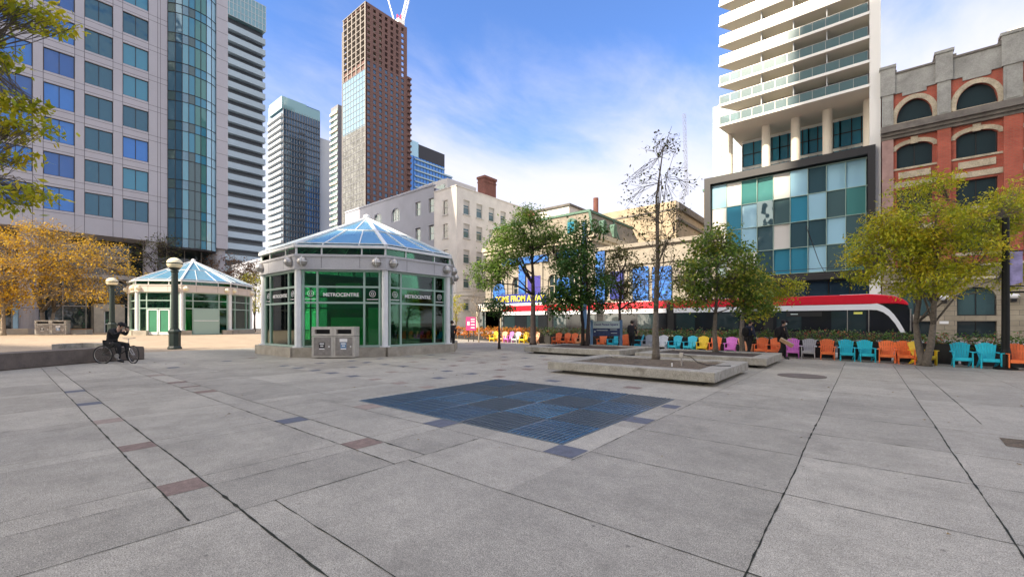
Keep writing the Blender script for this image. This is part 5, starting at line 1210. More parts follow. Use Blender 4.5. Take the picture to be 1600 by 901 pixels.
def tree(name, x, y, z0, label, blobs, leaf, trunk_r, fork, limbs, bark='bark', seed=1, size=.12, per=30, spread=.22, trunks=1, lean=(0, 0), group=None, ncl=60, twig=.012, cat='tree', asp=.55, kids=1, tr_spread=.35, limb_k=1.0, toff=1.5, leader=True):
    """blobs: (dx, dy, z, rx, ry, rz, weight) around the foot; limbs run from the fork to leaf clusters"""
    rnd = random.Random(seed); t = thing(name, x, y, z0, label, cat, group)
    tot = sum(b[6] for b in blobs); clusters = []
    for bi, b in enumerate(blobs):
        for _ in range(max(2, int(ncl * b[6] / tot))):
            while True:
                u = [rnd.uniform(-1, 1) for _ in range(3)]; r = math.sqrt(sum(v * v for v in u))
                if .25 < r < 1: break
            k = r ** -.35
            clusters.append((bi, Vector((b[0] + u[0] * k * b[3], b[1] + u[1] * k * b[4], b[2] + u[2] * k * b[5]))))
    tm = MB(); feet = []
    for i in range(trunks):
        a = 6.28 * i / trunks + seed; ox, oy = (math.cos(a) * trunk_r * toff, math.sin(a) * trunk_r * toff) if trunks > 1 else (0, 0)
        top = Vector((lean[0] + ox * (1 + 3 * tr_spread), lean[1] + oy * (1 + 3 * tr_spread), fork))
        pts = [Vector((ox, oy, -.05)), Vector((ox + lean[0] * .15, oy + lean[1] * .15, .25)), Vector((ox, oy, 0)).lerp(top, .5) + Vector((rnd.uniform(-.05, .05), rnd.uniform(-.05, .05), 0)), top]
        tm.tube([(p.x + x, p.y + y, p.z + z0) for p in pts], [trunk_r * 1.45, trunk_r * 1.05, trunk_r * .88, trunk_r * .7], 10); feet.append(top)
    starts = []
    for top in feet:
        near = [c for _, c in clusters if (Vector((c.x, c.y)) - Vector((top.x, top.y))).length < 3.5] or [c for _, c in clusters]
        cen = sum(near, Vector((0, 0, 0))) / len(near); zt_ = max(c.z for c in near)
        end = Vector((top.x * .6 + cen.x * .4 + rnd.uniform(-.1, .1), top.y * .6 + cen.y * .4, max(top.z + .2, top.z + (zt_ - top.z) * .72)))
        if leader:
            m1 = top.lerp(end, .33) + Vector((rnd.uniform(-.12, .12), rnd.uniform(-.12, .12), 0)); m2 = top.lerp(end, .66) + Vector((rnd.uniform(-.15, .15), rnd.uniform(-.15, .15), 0))
            tm.tube([(p.x + x, p.y + y, p.z + z0) for p in (top - Vector((0, 0, .03)), m1, m2, end)], [trunk_r * .7, trunk_r * .52, trunk_r * .3, trunk_r * .12], 8)
            starts.append([top, top.lerp(m1, .5), m1, m1.lerp(m2, .5), m2, m2.lerp(end, .5)])
        else: starts.append([top])
    tm.build('trunk', bark, t, smooth=True)
    # limbs: one per group of clusters
    n_l = limbs; seeds = rnd.sample(clusters, min(n_l, len(clusters))); lm = MB(); ends = []
    for bi, c in seeds:
        cand = starts[rnd.randrange(len(starts))]; ok_ = [p for p in cand if p.z < c.z - .15 * (c - p).length]
        st = (ok_ or cand[:1])[rnd.randrange(len(ok_ or cand[:1]))]
        mid1 = st.lerp(c, .35) + Vector((0, 0, abs((c - st).length) * .12)) + Vector([rnd.uniform(-.15, .15) for _ in range(3)])
        mid2 = st.lerp(c, .7) + Vector((0, 0, abs((c - st).length) * .08)) + Vector([rnd.uniform(-.15, .15) for _ in range(3)])
        pts = [st, mid1, mid2, c]; r0 = trunk_r * rnd.uniform(.38, .6) * limb_k
        lm.tube([(p.x + x, p.y + y, p.z + z0) for p in pts], [r0, r0 * .7, r0 * .42, twig], 6); ends.append(pts)
    for bi, c in clusters:
        best = min(ends, key=lambda e: min((e[2] - c).length, (e[1] - c).length * 1.15))
        s = best[2] if (best[2] - c).length < (best[1] - c).length * 1.15 else best[1]
        m = s.lerp(c, .5) + Vector([rnd.uniform(-.12, .12) for _ in range(3)]) + Vector((0, 0, .08))
        rr_ = max(twig, trunk_r * .13 * limb_k); lm.tube([(p.x + x, p.y + y, p.z + z0) for p in (s, m, c)], [rr_, rr_ * .7, twig * .6], 5, cap=False)
        for _ in range(kids):
            e = c + Vector([rnd.uniform(-1, 1) * spread * 2 for _ in range(3)]); lm.tube([(p.x + x, p.y + y, p.z + z0) for p in (m, c.lerp(e, .5), e)], [twig * .8, twig * .6, twig * .3], 4, cap=False)
    lm.build('branches', bark, t, smooth=True)
    if per:
        vs, fs = leaf_mesh([(c.x + x, c.y + y, c.z + z0) for _, c in clusters], size, per, spread, rnd, asp=asp, flat=.6)
        mb = MB(); mb.add(vs, fs); mb.build('crown', leaf, t)
    return t
def at3(px, py, d): x, y = at(px, d); return x, y, EYE + (504 - py) * d / FPX
def blob(px, py, d, foot, rpx, rpy, rd, wgt, z0=0):
    """a part of a crown by where it is seen; converted to real offsets from the foot"""
    x, y, z = at3(px, py, d); r = rpx * d / FPX; return (x - foot[0], y - foot[1], z - z0, r * .88, r * .88, rpy * d / FPX, wgt)
# planters
def planter(x0, x1, y0, y1, label, soil='soil', inset=.55, h=.36):
    t = thing('concrete_planter', (x0 + x1) / 2, (y0 + y1) / 2, 0, label, 'planter', 'low square concrete tree planters')
    mb = MB(); w = inset
    for a, b, c, d in ((x0, x1, y0, y0 + w), (x0, x1, y1 - w, y1), (x0, x0 + w, y0 + w, y1 - w), (x1 - w, x1, y0 + w, y1 - w)): mb.box(a, b, c, d, .10, h)
    o = mb.build('rim', 'concrete', t, bevel=.022)
    solid(x0 + .35, x1 - .35, y0 + .35, y1 - .35, 0, .105).build('plinth', 'black', t)  # black plinth: the shade under the rim is put into its colour
    g = MB(); rnd = random.Random(int(x0 * 10)); n = 16
    vs = [(x0 + w - .02 + (x1 - x0 - 2 * w + .04) * i / n, y0 + w - .02 + (y1 - y0 - 2 * w + .04) * j / n, h - .055 + rnd.uniform(-.012, .02) + .05 * math.sin(math.pi * i / n) * math.sin(math.pi * j / n)) for i in range(n + 1) for j in range(n + 1)]
    g.add(vs, [(i * (n + 1) + j, (i + 1) * (n + 1) + j, (i + 1) * (n + 1) + j + 1, i * (n + 1) + j + 1) for i in range(n) for j in range(n)]); g.build('soil', soil, t, smooth=True)
    return t
planter(-7.9, -2.85, 11.35, 15.3, 'nearest square concrete planter with bare soil and the slim bare tree')
planter(-7.4, -2.6, 17.0, 20.6, 'second concrete planter, behind and right of the nearest one', 'soil_dark')
planter(-13.8, -8.4, 17.7, 21.7, 'left rear concrete planter with dark soil, below the blue sign', 'soil_dark')
x, y = at(1065, 12.6)
t = thing('garden_tap', x, y, .33, 'small metal tap post with a black hose on the nearest planter soil', 'tap')
mb = MB(); mb.tube([(x, y, .3), (x, y, .62)], .022, 8); mb.box(x - .05, x + .05, y - .04, y + .04, .6, .72); mb.build('post', 'steel', t)
pts = []
for px, py_h in ((1066, .66), (1078, .62), (1090, .45), (1105, .38), (1125, .38), (1142, .39)): a, b = at(px, 12.6 - (px - 1065) * .008); pts.append((a, b, py_h))
mb = MB(); mb.tube(pts, .012, 6); mb.build('hose', 'rubber', t)
x, y = at(1050, 12.4); mb = MB(); mb.tube([(x, y, .33), (x, y, .43)], .018, 8); tag(mb.build('soil_marker', 'white'), 'short white marker peg in the soil of the nearest planter', 'marker')
# trees of the square
f = at(1025, 15.0)
tree('bare_slim_tree', *f, .3, 'slim nearly bare young tree with sparse brown leaves in the nearest planter',
     [blob(1030, 440, 15, f, 42, 50, .8, 3, .3), blob(1028, 350, 15, f, 46, 55, .8, 4, .3), blob(1035, 255, 15, f, 30, 55, .5, 1.2, .3), blob(1000, 300, 15, f, 28, 35, .5, .8, .3), blob(1062, 300, 15, f, 28, 40, .5, .8, .3)],
     'leaf_sparse', .12, 1.9, 12, 'bark', 21, .105, 8, .17, limb_k=.35, ncl=150, twig=.008, kids=2, asp=.75)
mb = MB(); X0, Y0 = f
tt = bpy.data.objects[[o.name for o in bpy.data.objects if o.name.startswith('bare_slim_tree')][0]]
mb.tube([(X0, Y0, 2.0), (X0 + .05, Y0 + .02, 4), (X0 + .02, Y0, 6), (X0 + .2, Y0 + .1, 7.6), (X0 + .45, Y0 + .3, 8.5)], [.095, .065, .04, .018, .006], 7); mb.build('leader', 'bark', tt, smooth=True)
f = at(1118, 18.5)
tree('street_tree', *f, .3, 'round leafy green tree in the second planter, left of the streetcar front',
     [blob(1120, 420, 18.5, f, 62, 48, 1.2, 5, .3), blob(1080, 455, 18.3, f, 30, 30, 1, 1.5, .3), blob(1165, 450, 18.5, f, 38, 32, 1, 2, .3), blob(1115, 375, 18.5, f, 35, 20, .8, 1.2, .3), blob(1175, 480, 18.5, f, 25, 16, 1, .7, .3)],
     'leaf_mix', .10, 1.7, 10, seed=5, size=.145, per=54, spread=.23, limb_k=.6, ncl=190, asp=.7)
f = at(914, 24)
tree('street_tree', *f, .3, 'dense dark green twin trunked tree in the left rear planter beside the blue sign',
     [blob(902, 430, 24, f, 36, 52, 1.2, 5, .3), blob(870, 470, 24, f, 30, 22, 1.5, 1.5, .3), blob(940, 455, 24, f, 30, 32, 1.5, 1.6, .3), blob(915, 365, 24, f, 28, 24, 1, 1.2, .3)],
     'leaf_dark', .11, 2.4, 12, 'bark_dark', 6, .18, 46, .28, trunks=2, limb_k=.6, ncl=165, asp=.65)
f = at(968, 27)
tree('street_tree', *f, 0, 'brownish green tree standing behind the blue square sign',
     [blob(972, 425, 27, f, 34, 42, 1, 4), blob(985, 470, 27, f, 30, 16, 1, 1)], 'leaf_sparse', .12, 2.4, 9, 'bark_dark', 8, .17, 30, .30, ncl=85, asp=.7)
f = at(833, 31)
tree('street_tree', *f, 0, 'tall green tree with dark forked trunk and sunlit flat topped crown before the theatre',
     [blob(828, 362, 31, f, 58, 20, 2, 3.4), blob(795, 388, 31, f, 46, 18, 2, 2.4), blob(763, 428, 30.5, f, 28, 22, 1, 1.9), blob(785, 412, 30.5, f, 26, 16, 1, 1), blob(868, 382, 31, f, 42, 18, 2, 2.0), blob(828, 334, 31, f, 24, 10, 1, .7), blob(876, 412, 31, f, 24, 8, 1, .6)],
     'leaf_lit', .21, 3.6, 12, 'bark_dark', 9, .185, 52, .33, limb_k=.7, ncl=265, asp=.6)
f = at(780, 26)
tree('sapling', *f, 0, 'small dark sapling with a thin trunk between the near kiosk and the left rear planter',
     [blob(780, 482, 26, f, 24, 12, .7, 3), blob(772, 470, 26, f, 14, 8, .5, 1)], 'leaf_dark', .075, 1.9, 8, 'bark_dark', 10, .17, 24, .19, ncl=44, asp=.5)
f = (1.72, 21.9)
tree('honey_locust', *f, 0, 'big yellow green honey locust with a forked trunk at the right edge of the square',
     [blob(1440, 350, 16, f, 85, 34, 1.6, 5), blob(1390, 385, 16, f, 62, 32, 1.5, 3.5), blob(1490, 400, 15.5, f, 62, 38, 1.5, 3.5), blob(1450, 436, 15.5, f, 56, 26, 1.2, 2.6), blob(1350, 420, 16, f, 30, 26, 1, 1), blob(1445, 290, 16, f, 48, 14, 1, 1), blob(1550, 340, 16, f, 45, 38, 1, 2), blob(1590, 330, 16.5, f, 35, 50, 1, 1.6), blob(1575, 430, 16, f, 30, 22, 1, .8)],
     'leaf_yellowgreen', .125, 1.55, 18, 'bark', 12, .15, 48, .21, trunks=2, ncl=560, asp=.36, twig=.008, tr_spread=.95, limb_k=.55, toff=.55)
f = at(1160, 20.6)
tree('honey_locust', *f, 0, 'low yellow green tree between the second planter and the streetcar',
     [blob(1215, 452, 22, f, 40, 18, 1, 3), blob(1170, 440, 21, f, 30, 30, 1, 2), blob(1185, 480, 21, f, 28, 18, 1, 1)], 'leaf_yellowgreen', .12, 1.9, 10, 'bark', 13, .15, 50, .24, ncl=95, limb_k=.6, asp=.45)
# yellow trees on the left
f = at(72, 47); zl = gz(f[0])
tree('yellow_tree', *f, zl, 'wide yellow autumn tree with several pale trunks behind the far litter bins',
     [blob(80, 390, 41, f, 75, 36, 3, 4, zl), blob(60, 440, 41, f, 90, 34, 3, 3.2, zl), blob(150, 410, 42, f, 62, 36, 2, 3.4, zl), blob(170, 455, 42, f, 44, 22, 2, 1.4, zl), blob(65, 360, 41, f, 36, 16, 2, 1, zl)],
     'leaf_yellow', .19, 2.4, 20, 'bark_pale', 14, .24, 30, .48, trunks=3, ncl=270, asp=.5, kids=4, twig=.018)
f = at(5, 40); zl = gz(f[0])
tree('yellow_tree', *f, zl, 'yellow tree cut by the left edge of the picture',
     [blob(5, 415, 40, f, 60, 55, 3, 4, zl), blob(-10, 470, 40, f, 50, 20, 3, 1.4, zl)], 'leaf_yellow', .18, 2.4, 9, 'bark_pale', 15, .30, 34, .5, ncl=120, asp=.5, kids=2, twig=.018)
f = at(245, 52); zl = .42
tree('bare_tree', *f, zl, 'thin half bare tree before the columns of the lilac office block',
     [blob(240, 395, 52, f, 38, 26, 2, 3, zl), blob(262, 385, 52, f, 20, 20, 2, 1, zl)], 'leaf_sparse', .11, 3, 10, 'bark_dark', 16, .26, 12, .5, ncl=60, kids=4, twig=.018)
f = at(362, 62)
tree('red_brown_tree', *f, .42, 'reddish brown thinning tree behind the far kiosk roof',
     [blob(360, 425, 62, f, 44, 26, 2, 3, .4), blob(395, 430, 60, f, 20, 16, 2, 1, .4)], 'leaf_red', .16, 3, 10, 'bark_pale', 17, .32, 30, .6, ncl=90, kids=4, twig=.02)
f = at(398, 56)
tree('street_tree', *f, .42, 'bright yellow green tree in the gap between the two kiosks',
     [blob(398, 460, 56, f, 20, 32, 1, 3, .4), blob(390, 440, 56, f, 16, 14, 1, 1, .4)], 'leaf_yellowgreen', .12, 2, 8, 'bark_dark', 18, .2, 30, .4, ncl=60)
f = at(713, 42)
tree('sapling', *f, 0, 'small yellow green sapling right of the near kiosk, before the cream building',
     [blob(714, 474, 42, f, 12, 14, .6, 3), blob(708, 492, 42, f, 8, 12, .5, 1)], 'leaf_yellowgreen', .07, 1.2, 6, 'bark_pale', 19, .16, 26, .22, ncl=34)
f = at(748, 35)
tree('bare_tree', *f, 0, 'leafless whip of a young tree among the orange flowers',
     [blob(744, 470, 35, f, 14, 30, .5, 1)], 'leaf_sparse', .05, 1.6, 6, 'bark_pale', 20, .1, 0, .2, ncl=16, kids=2, twig=.01)
# near tree hanging into the picture top left
f = (-10.2, -2.0)
bl = []
for px, py, d, rx, ry, wgt in ((35, 14, 5.5, 50, 9, 2.2), (88, 34, 5.6, 24, 6, .7), (-30, 60, 5.6, 40, 40, 1.6), (8, 98, 5.7, 22, 8, .8), (30, 160, 5.6, 30, 8, 1.5), (10, 195, 5.5, 34, 12, 1.6), (66, 200, 5.6, 26, 5, .5), (5, 240, 5.6, 36, 12, 1.4), (34, 300, 5.4, 44, 6, 1.5), (0, 315, 5.4, 34, 9, 1.0), (-40, 180, 5.6, 32, 80, 2.0)):
    bl.append(blob(px, py, d, f, rx, ry, .1, wgt))
tree('overhanging_tree', *f, 0, 'near tree whose green and yellow leafy twigs hang into the upper left corner', bl, 'leaf_yellowgreen', .2, 3.0, 14, 'bark', 22, .10, 12, .085, ncl=230, twig=.004, asp=.45, kids=1, limb_k=.22, leader=False)
# ================================================================== FLOWER PLANTERS BEHIND THE CHAIRS
rnd = random.Random(4)
xs_ = -37.0; k = 0
LABS = ['orange and yellow flowers right beside the near kiosk, leftmost planter', 'orange flowers below the left edge of the magenta sign', 'orange and yellow flowers below the magenta sign', 'orange flowers between the magenta sign and the yellow chair', 'yellow and orange flowers behind the leftmost yellow chair',
        'sunlit flowers behind the small dark sapling', 'sunlit flowers behind the white and pink sunlit chairs', 'sunlit flowers behind the yellow chair left of the forked tree', 'sunlit flowers just right of the tall green tree trunk', 'sunlit flowers left of the first shaded orange chair', 'black planter of green and red flowers behind the close orange chair pair',
        'black planter of red flowers behind the blue square sign', 'black planter of red flowers between the blue sign and the grey chair', 'black planter of red flowers behind the whitish chair and the bare slim tree', 'black planter of red flowers behind the two cyan chairs and the yellow one', 'black planter of red flowers behind the pink chair left of the walking woman',
        'black planter of red flowers between the walking woman and the walking man', 'black planter of red flowers behind the grey chair right of the walking man', 'black planter of red flowers behind the cyan pair before the streetcar', 'black planter of red flowers behind the forked tree and its yellow chair', 'black planter of red flowers behind the cyan pair left of the black pole', 'black planter of red flowers at the right edge behind the last orange chair']
while xs_ < 5.0:
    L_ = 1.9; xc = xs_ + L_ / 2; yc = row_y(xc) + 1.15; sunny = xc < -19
    lab = LABS[k] if k < len(LABS) else None
    t = thing('flower_planter', xc, yc, 0, lab or 'black planter box with green and red bedding flowers behind the row of coloured chairs', 'planter box', 'flower planters behind the chairs')
    mb = MB(); mb.box(xs_, xs_ + L_ - .12, yc - .3, yc + .3, 0, .78 if not sunny else .4); mb.build('box', 'planter_black', t)
    pts = [(rnd.uniform(xs_ - .05, xs_ + L_ - .05), rnd.uniform(yc - .4, yc + .35), (.72 + .5 * rnd.random() ** 1.4 if not sunny else rnd.uniform(.25, 1.2))) for _ in range(95 if not sunny else 80)]
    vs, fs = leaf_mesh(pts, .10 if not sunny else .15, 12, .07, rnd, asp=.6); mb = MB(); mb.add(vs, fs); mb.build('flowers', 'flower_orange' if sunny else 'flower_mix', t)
    xs_ += L_; k += 1
# ================================================================== LITTER BINS
def bins(x, y, z0, ang, label, wide=1.9, far=False):
    t = thing('litter_bin', x, y, z0, label, 'litter bin', 'twin compartment litter bins'); w = wide / 2
    pl = Pl(x, y, ang, z0)
    for i in range(2):
        a = i * w
        mb = MB(); mb.pbox(pl, a + .0, a + w - .012, .04, .98, -.72, 0); mb.build('body', 'bin_body', t, bevel=.012)
        mb = MB(); mb.pbox(pl, a - .0, a + w - .012, 1.0, 1.10, -.73, .015); mb.pbox(pl, a, a + w - .012, 1.3, 1.42, -.73, .015); mb.pbox(pl, a, a + .13, 1.1, 1.3, -.73, .015); mb.pbox(pl, a + w - .145, a + w - .012, 1.1, 1.3, -.73, .015); mb.pbox(pl, a, a + w - .012, 1.1, 1.3, -.73, -.4); mb.build('hood', 'bin_body', t)
        mb = MB(); mb.pbox(pl, a + .13, a + w - .145, 1.1, 1.3, -.4, -.2); mb.build('slot', 'black', t)
        mb = MB(); mb.pbox(pl, a + .1, a + w - .11, .12, .94, .0, .02); d = mb.build('door', 'bin_front', t)
        mb = MB(); mb.pbox(pl, a + w - .2, a + w - .15, .5, .56, .02, .05); mb.build('latch', 'white', d)
        mb = MB(); c = a + w / 2 - .02; mb.pbox(pl, c - .13, c + .13, .40, .72, .021, .026); s = mb.build('sticker', ('black', 'sign_blue')[i], d)
        mb = MB()
        for q, (z, hw) in enumerate(((.66, .10), (.56, .07), (.43, .12))): mb.pbox(pl, c - hw, c + hw, z - .025, z + .025, .027, .03)
        mb.build('sticker_print', 'white', s)
        if i: mb = MB(); mb.pbox(pl, c - .17, c + .17, .74, .88, .021, .027); mb.build('sticker', 'white', d)
    return t
bx, by_ = at(487, 19.1); ang_k = 39.6 + 3
bins(bx, by_, 0, ang_k, 'twin litter bin with black and blue stickers in front of the near kiosk')
bx, by_ = at(54, 40.5); bins(bx, by_, .42, 60, 'beige twin litter bin in the sun under the yellow tree', 2.3)
# low seats by the far bins
for px0, px1, lab in ((5, 50, 'pale low concrete bench left of the far litter bin'), (103, 140, 'low concrete bench with wooden seat right of the far litter bin')):
    a, b = at(px0, 43), at(px1, 43.5); t = thing('low_bench', a[0], a[1], .42, lab, 'bench', 'low benches under the yellow tree')
    mb = MB(); mb.bar((*a, .42 + .25), (*b, .42 + .25), .9, .5); mb.build('base', 'concrete_pale', t)
    mb = MB(); mb.bar((*a, .42 + .54), (*b, .42 + .54), 1.0, .08); mb.build('seat', 'wood_box' if px0 > 60 else 'concrete_pale', t)
# ================================================================== DARK CURVED SEATING WALL, LEFT
def wallpath(pts, wd, z1, name, m, par, cap=.06):
    mb = MB(); n = len(pts); L_, R_ = [], []
    for i, p in enumerate(pts):
        a = Vector(pts[max(i - 1, 0)]); b = Vector(pts[min(i + 1, n - 1)]); d = (b - a).normalized(); s = Vector((-d.y, d.x)) * wd
        L_.append(Vector(p)); R_.append(Vector(p) + s)
    for i in range(n - 1):
        mb.hexa([(*L_[i], -.02), (*L_[i + 1], -.02), (*R_[i + 1], -.02), (*R_[i], -.02), (*L_[i], z1), (*L_[i + 1], z1), (*R_[i + 1], z1), (*R_[i], z1)])
    return mb.build(name, m, par)
P0 = [(-20.2, -2.6), (-21.4, -.7), (-22.35, .4), (-23.1, 1.4), (-23.7, 2.3), (-24.1, 3.2), (-24.3, 4.1)]
t = thing('seating_wall', -22.5, 0, 0, 'low dark curved concrete seating wall on which the cyclist sits', 'seating wall')
wallpath(P0, .95, .50, 'wall', 'concrete_dark', t); 
mb = MB()
wallpath([(p[0] + .06, p[1] - .03) for p in P0], 1.05, .505, 'seat_top', 'concrete_dark', t).location.z = .06
t = thing('seating_wall', -26, 5, 0, 'lighter curved end of a low concrete wall behind the dark seating wall', 'seating wall')
arcp = [at(97, 19.5), at(110, 20.2), at(128, 20.6), at(146, 20.4), at(160, 19.6)]
wallpath(arcp, .35, .62, 'wall', 'concrete', t)
# ================================================================== LAMPS, SIGN, POLES
def globe_lamp(x, y, z0, h, label):
    t = thing('globe_street_lamp', x, y, z0, label, 'street lamp', 'green posts with globe lamps')
    mb = MB(); mb.lathe([(.36, 0), (.36, .1), (.30, .2), (.30, .95), (.33, 1.0), (.33, 1.1), (.24, 1.2), (.24, 1.25)], (x, y, z0), 8, .5); mb.build('base', 'lamp_green', t)
    mb = MB(); mb.lathe([(.19, 1.25), (.165, h - .55), (.2, h - .5), (.2, h - .42), (.13, h - .4), (.16, h - .25)], (x, y, z0), 16); mb.build('post', 'lamp_green', t, smooth=False)
    mb = MB(); mb.ball((x, y, z0 + h), (.40, .40, .36), 18, 12); g_ = mb.build('globe', 'globe', t, smooth=True)
    mb = MB(); mb.lathe([(.41, -.03), (.41, .03)], (x, y, z0 + h), 18); mb.lathe([(.2, -.38), (.3, -.26)], (x, y, z0 + h), 18); mb.build('band', 'lamp_green', g_)
globe_lamp(*at(273, 25.6), gz(at(273, 25.6)[0]) - .02, 5.15, 'near dark green globe lamp standing before the far kiosk')
globe_lamp(*at(175, 35.5), gz(at(175, 35.5)[0]) - .02, 4.6, 'farther globe lamp rising behind the seated cyclist')
x, y = at(947, 25.0); ang = 18
t = thing('square_sign', x, y, 0, 'blue and white name sign on two blue posts behind the left rear planter', 'sign')
pl = Pl(x - .5, y - .5, 0); xa, ya_ = at(924, 25); xb, yb_ = at(970, 25); A_ = math.degrees(math.atan2(yb_ - ya_, xb - xa)); Wd = math.dist((xa, ya_), (xb, yb_)); pl = Pl(xa, ya_, A_)
for a in (-.06, Wd - .06): mb = MB(); mb.pbox(pl, a, a + .14, 0, 1.76, -.08, .06); mb.build('post', 'sign_blue', t)
mb = MB(); mb.pbox(pl, .09, Wd - .07, 1.28, 1.70, -.03, .03); p1 = mb.build('name_panel', 'sign_white', t); text_part('David Pecaut Square', .178, pl, Wd / 2, 1.50, .034, 'blue_dark', p1, ext=.002, font_off=.003, sx=.94)
mb = MB(); mb.pbox(pl, .09, Wd - .07, .82, 1.27, -.03, .03); p2 = mb.build('map_panel', 'sign_dark', t)
mb = MB(); mb.pbox(pl, .15, .24, 1.05, 1.13, .031, .036); mb.pbox(pl, .3, .95, 1.14, 1.18, .031, .036); mb.pbox(pl, 1.1, 1.5, 1.18, 1.22, .031, .036); mb.pbox(pl, 1.15, 1.5, .98, 1.01, .031, .036); mb.build('print', 'sign_white', p2)
x, y = chair_xy(1569); y -= .2
t = thing('banner_pole', x, y, 0, 'black street pole with a purple banner, right of the cyan chairs', 'pole')
mb = MB(); mb.lathe([(.3, 0), (.3, .06), (.14, .1), (.13, .6), (.105, .7), (.09, 5.2)], (x, y, 0), 14); mb.build('pole', 'black_paint', t)
mb = MB(); mb.tube([(x, y, 4.05), (x + .45, y + .1, 4.05)], .02, 6); mb.tube([(x, y, 2.85), (x + .45, y + .1, 2.85)], .02, 6); mb.box(x + .02, x + 2.0, y + .2, y + .24, 2.62, 2.68); mb.build('bracket', 'black_paint', t)
mb = MB(); mb.hexa([(x + .08, y, 2.87), (x + .4, y + .1, 2.97), (x + .4, y + .12, 2.97), (x + .08, y + .02, 2.87), (x + .08, y, 4.03), (x + .4, y + .1, 4.03), (x + .4, y + .12, 4.03), (x + .08, y + .02, 4.03)]); mb.build('banner', 'banner', t)
x, y = at(913, 31)
t = thing('wire_pole', x, y, 0, 'grey blue wire pole rising above the dark tree in front of the mansard roof', 'pole')
mb = MB(); mb.lathe([(.2, 0), (.18, 4), (.16, EYE + 157 * 31 / FPX), (.17, EYE + 157 * 31 / FPX + .05)], (x, y, 0), 12); mb.build('pole', 'sign_blue', t)
mb = MB(); mb.tube([(x, y, 7.2), (x + .1, y + 7, 6.0)], .025, 6); mb.build('arm', 'steel', t)
x, y = at(728, 36)
t = thing('magenta_sign', x, y, 0, 'magenta sign board with white marks above the orange flowers', 'sign')
pl = Pl(x, y, 25); mb = MB(); mb.pbox(pl, 0, .9, .95, 2.1, -.04, .04); p1 = mb.build('board', 'magenta', t)
mb = MB(); 
for z in (1.9, 1.7, 1.45, 1.2): mb.pbox(pl, .45, .8, z - .05, z + .03, .041, .046)
mb.pbox(pl, .14, .34, 1.38, 1.7, .041, .046); mb.build('print', 'sign_white', p1)
mb = MB(); mb.pbox(pl, .2, .26, 0, .95, -.03, .03); mb.pbox(pl, .66, .72, 0, .95, -.03, .03); mb.build('post', 'black', t)
# ================================================================== PEOPLE
def skin_mesh(name, joints, edges, m, parent, levels=1, root=None):
    names = list(joints); idx = {n: i for i, n in enumerate(names)}
    me = bpy.data.meshes.new(name); me.from_pydata([joints[n][0] for n in names], [(idx[a], idx[b]) for a, b in edges], [])
    o = bpy.data.objects.new(name, me); COL.objects.link(o); md = o.modifiers.new('s', 'SKIN'); md.use_smooth_shade = True
    for i, n in enumerate(names):
        r = joints[n][1]; sv_ = me.skin_vertices[0].data[i]; sv_.radius = r if hasattr(r, '__len__') else (r, r); sv_.use_root = (n == (root or names[0]))
    sb = o.modifiers.new('d', 'SUBSURF'); sb.levels = levels; sb.render_levels = levels
    bpy.context.view_layer.update(); nm = bpy.data.meshes.new_from_object(o.evaluated_get(bpy.context.evaluated_depsgraph_get()))
    bpy.data.objects.remove(o); nm.materials.clear(); nm.materials.append(M[m]); o = bpy.data.objects.new(name, nm); COL.objects.link(o); o.parent = parent
    for p in nm.polygons: p.use_smooth = True
    return o
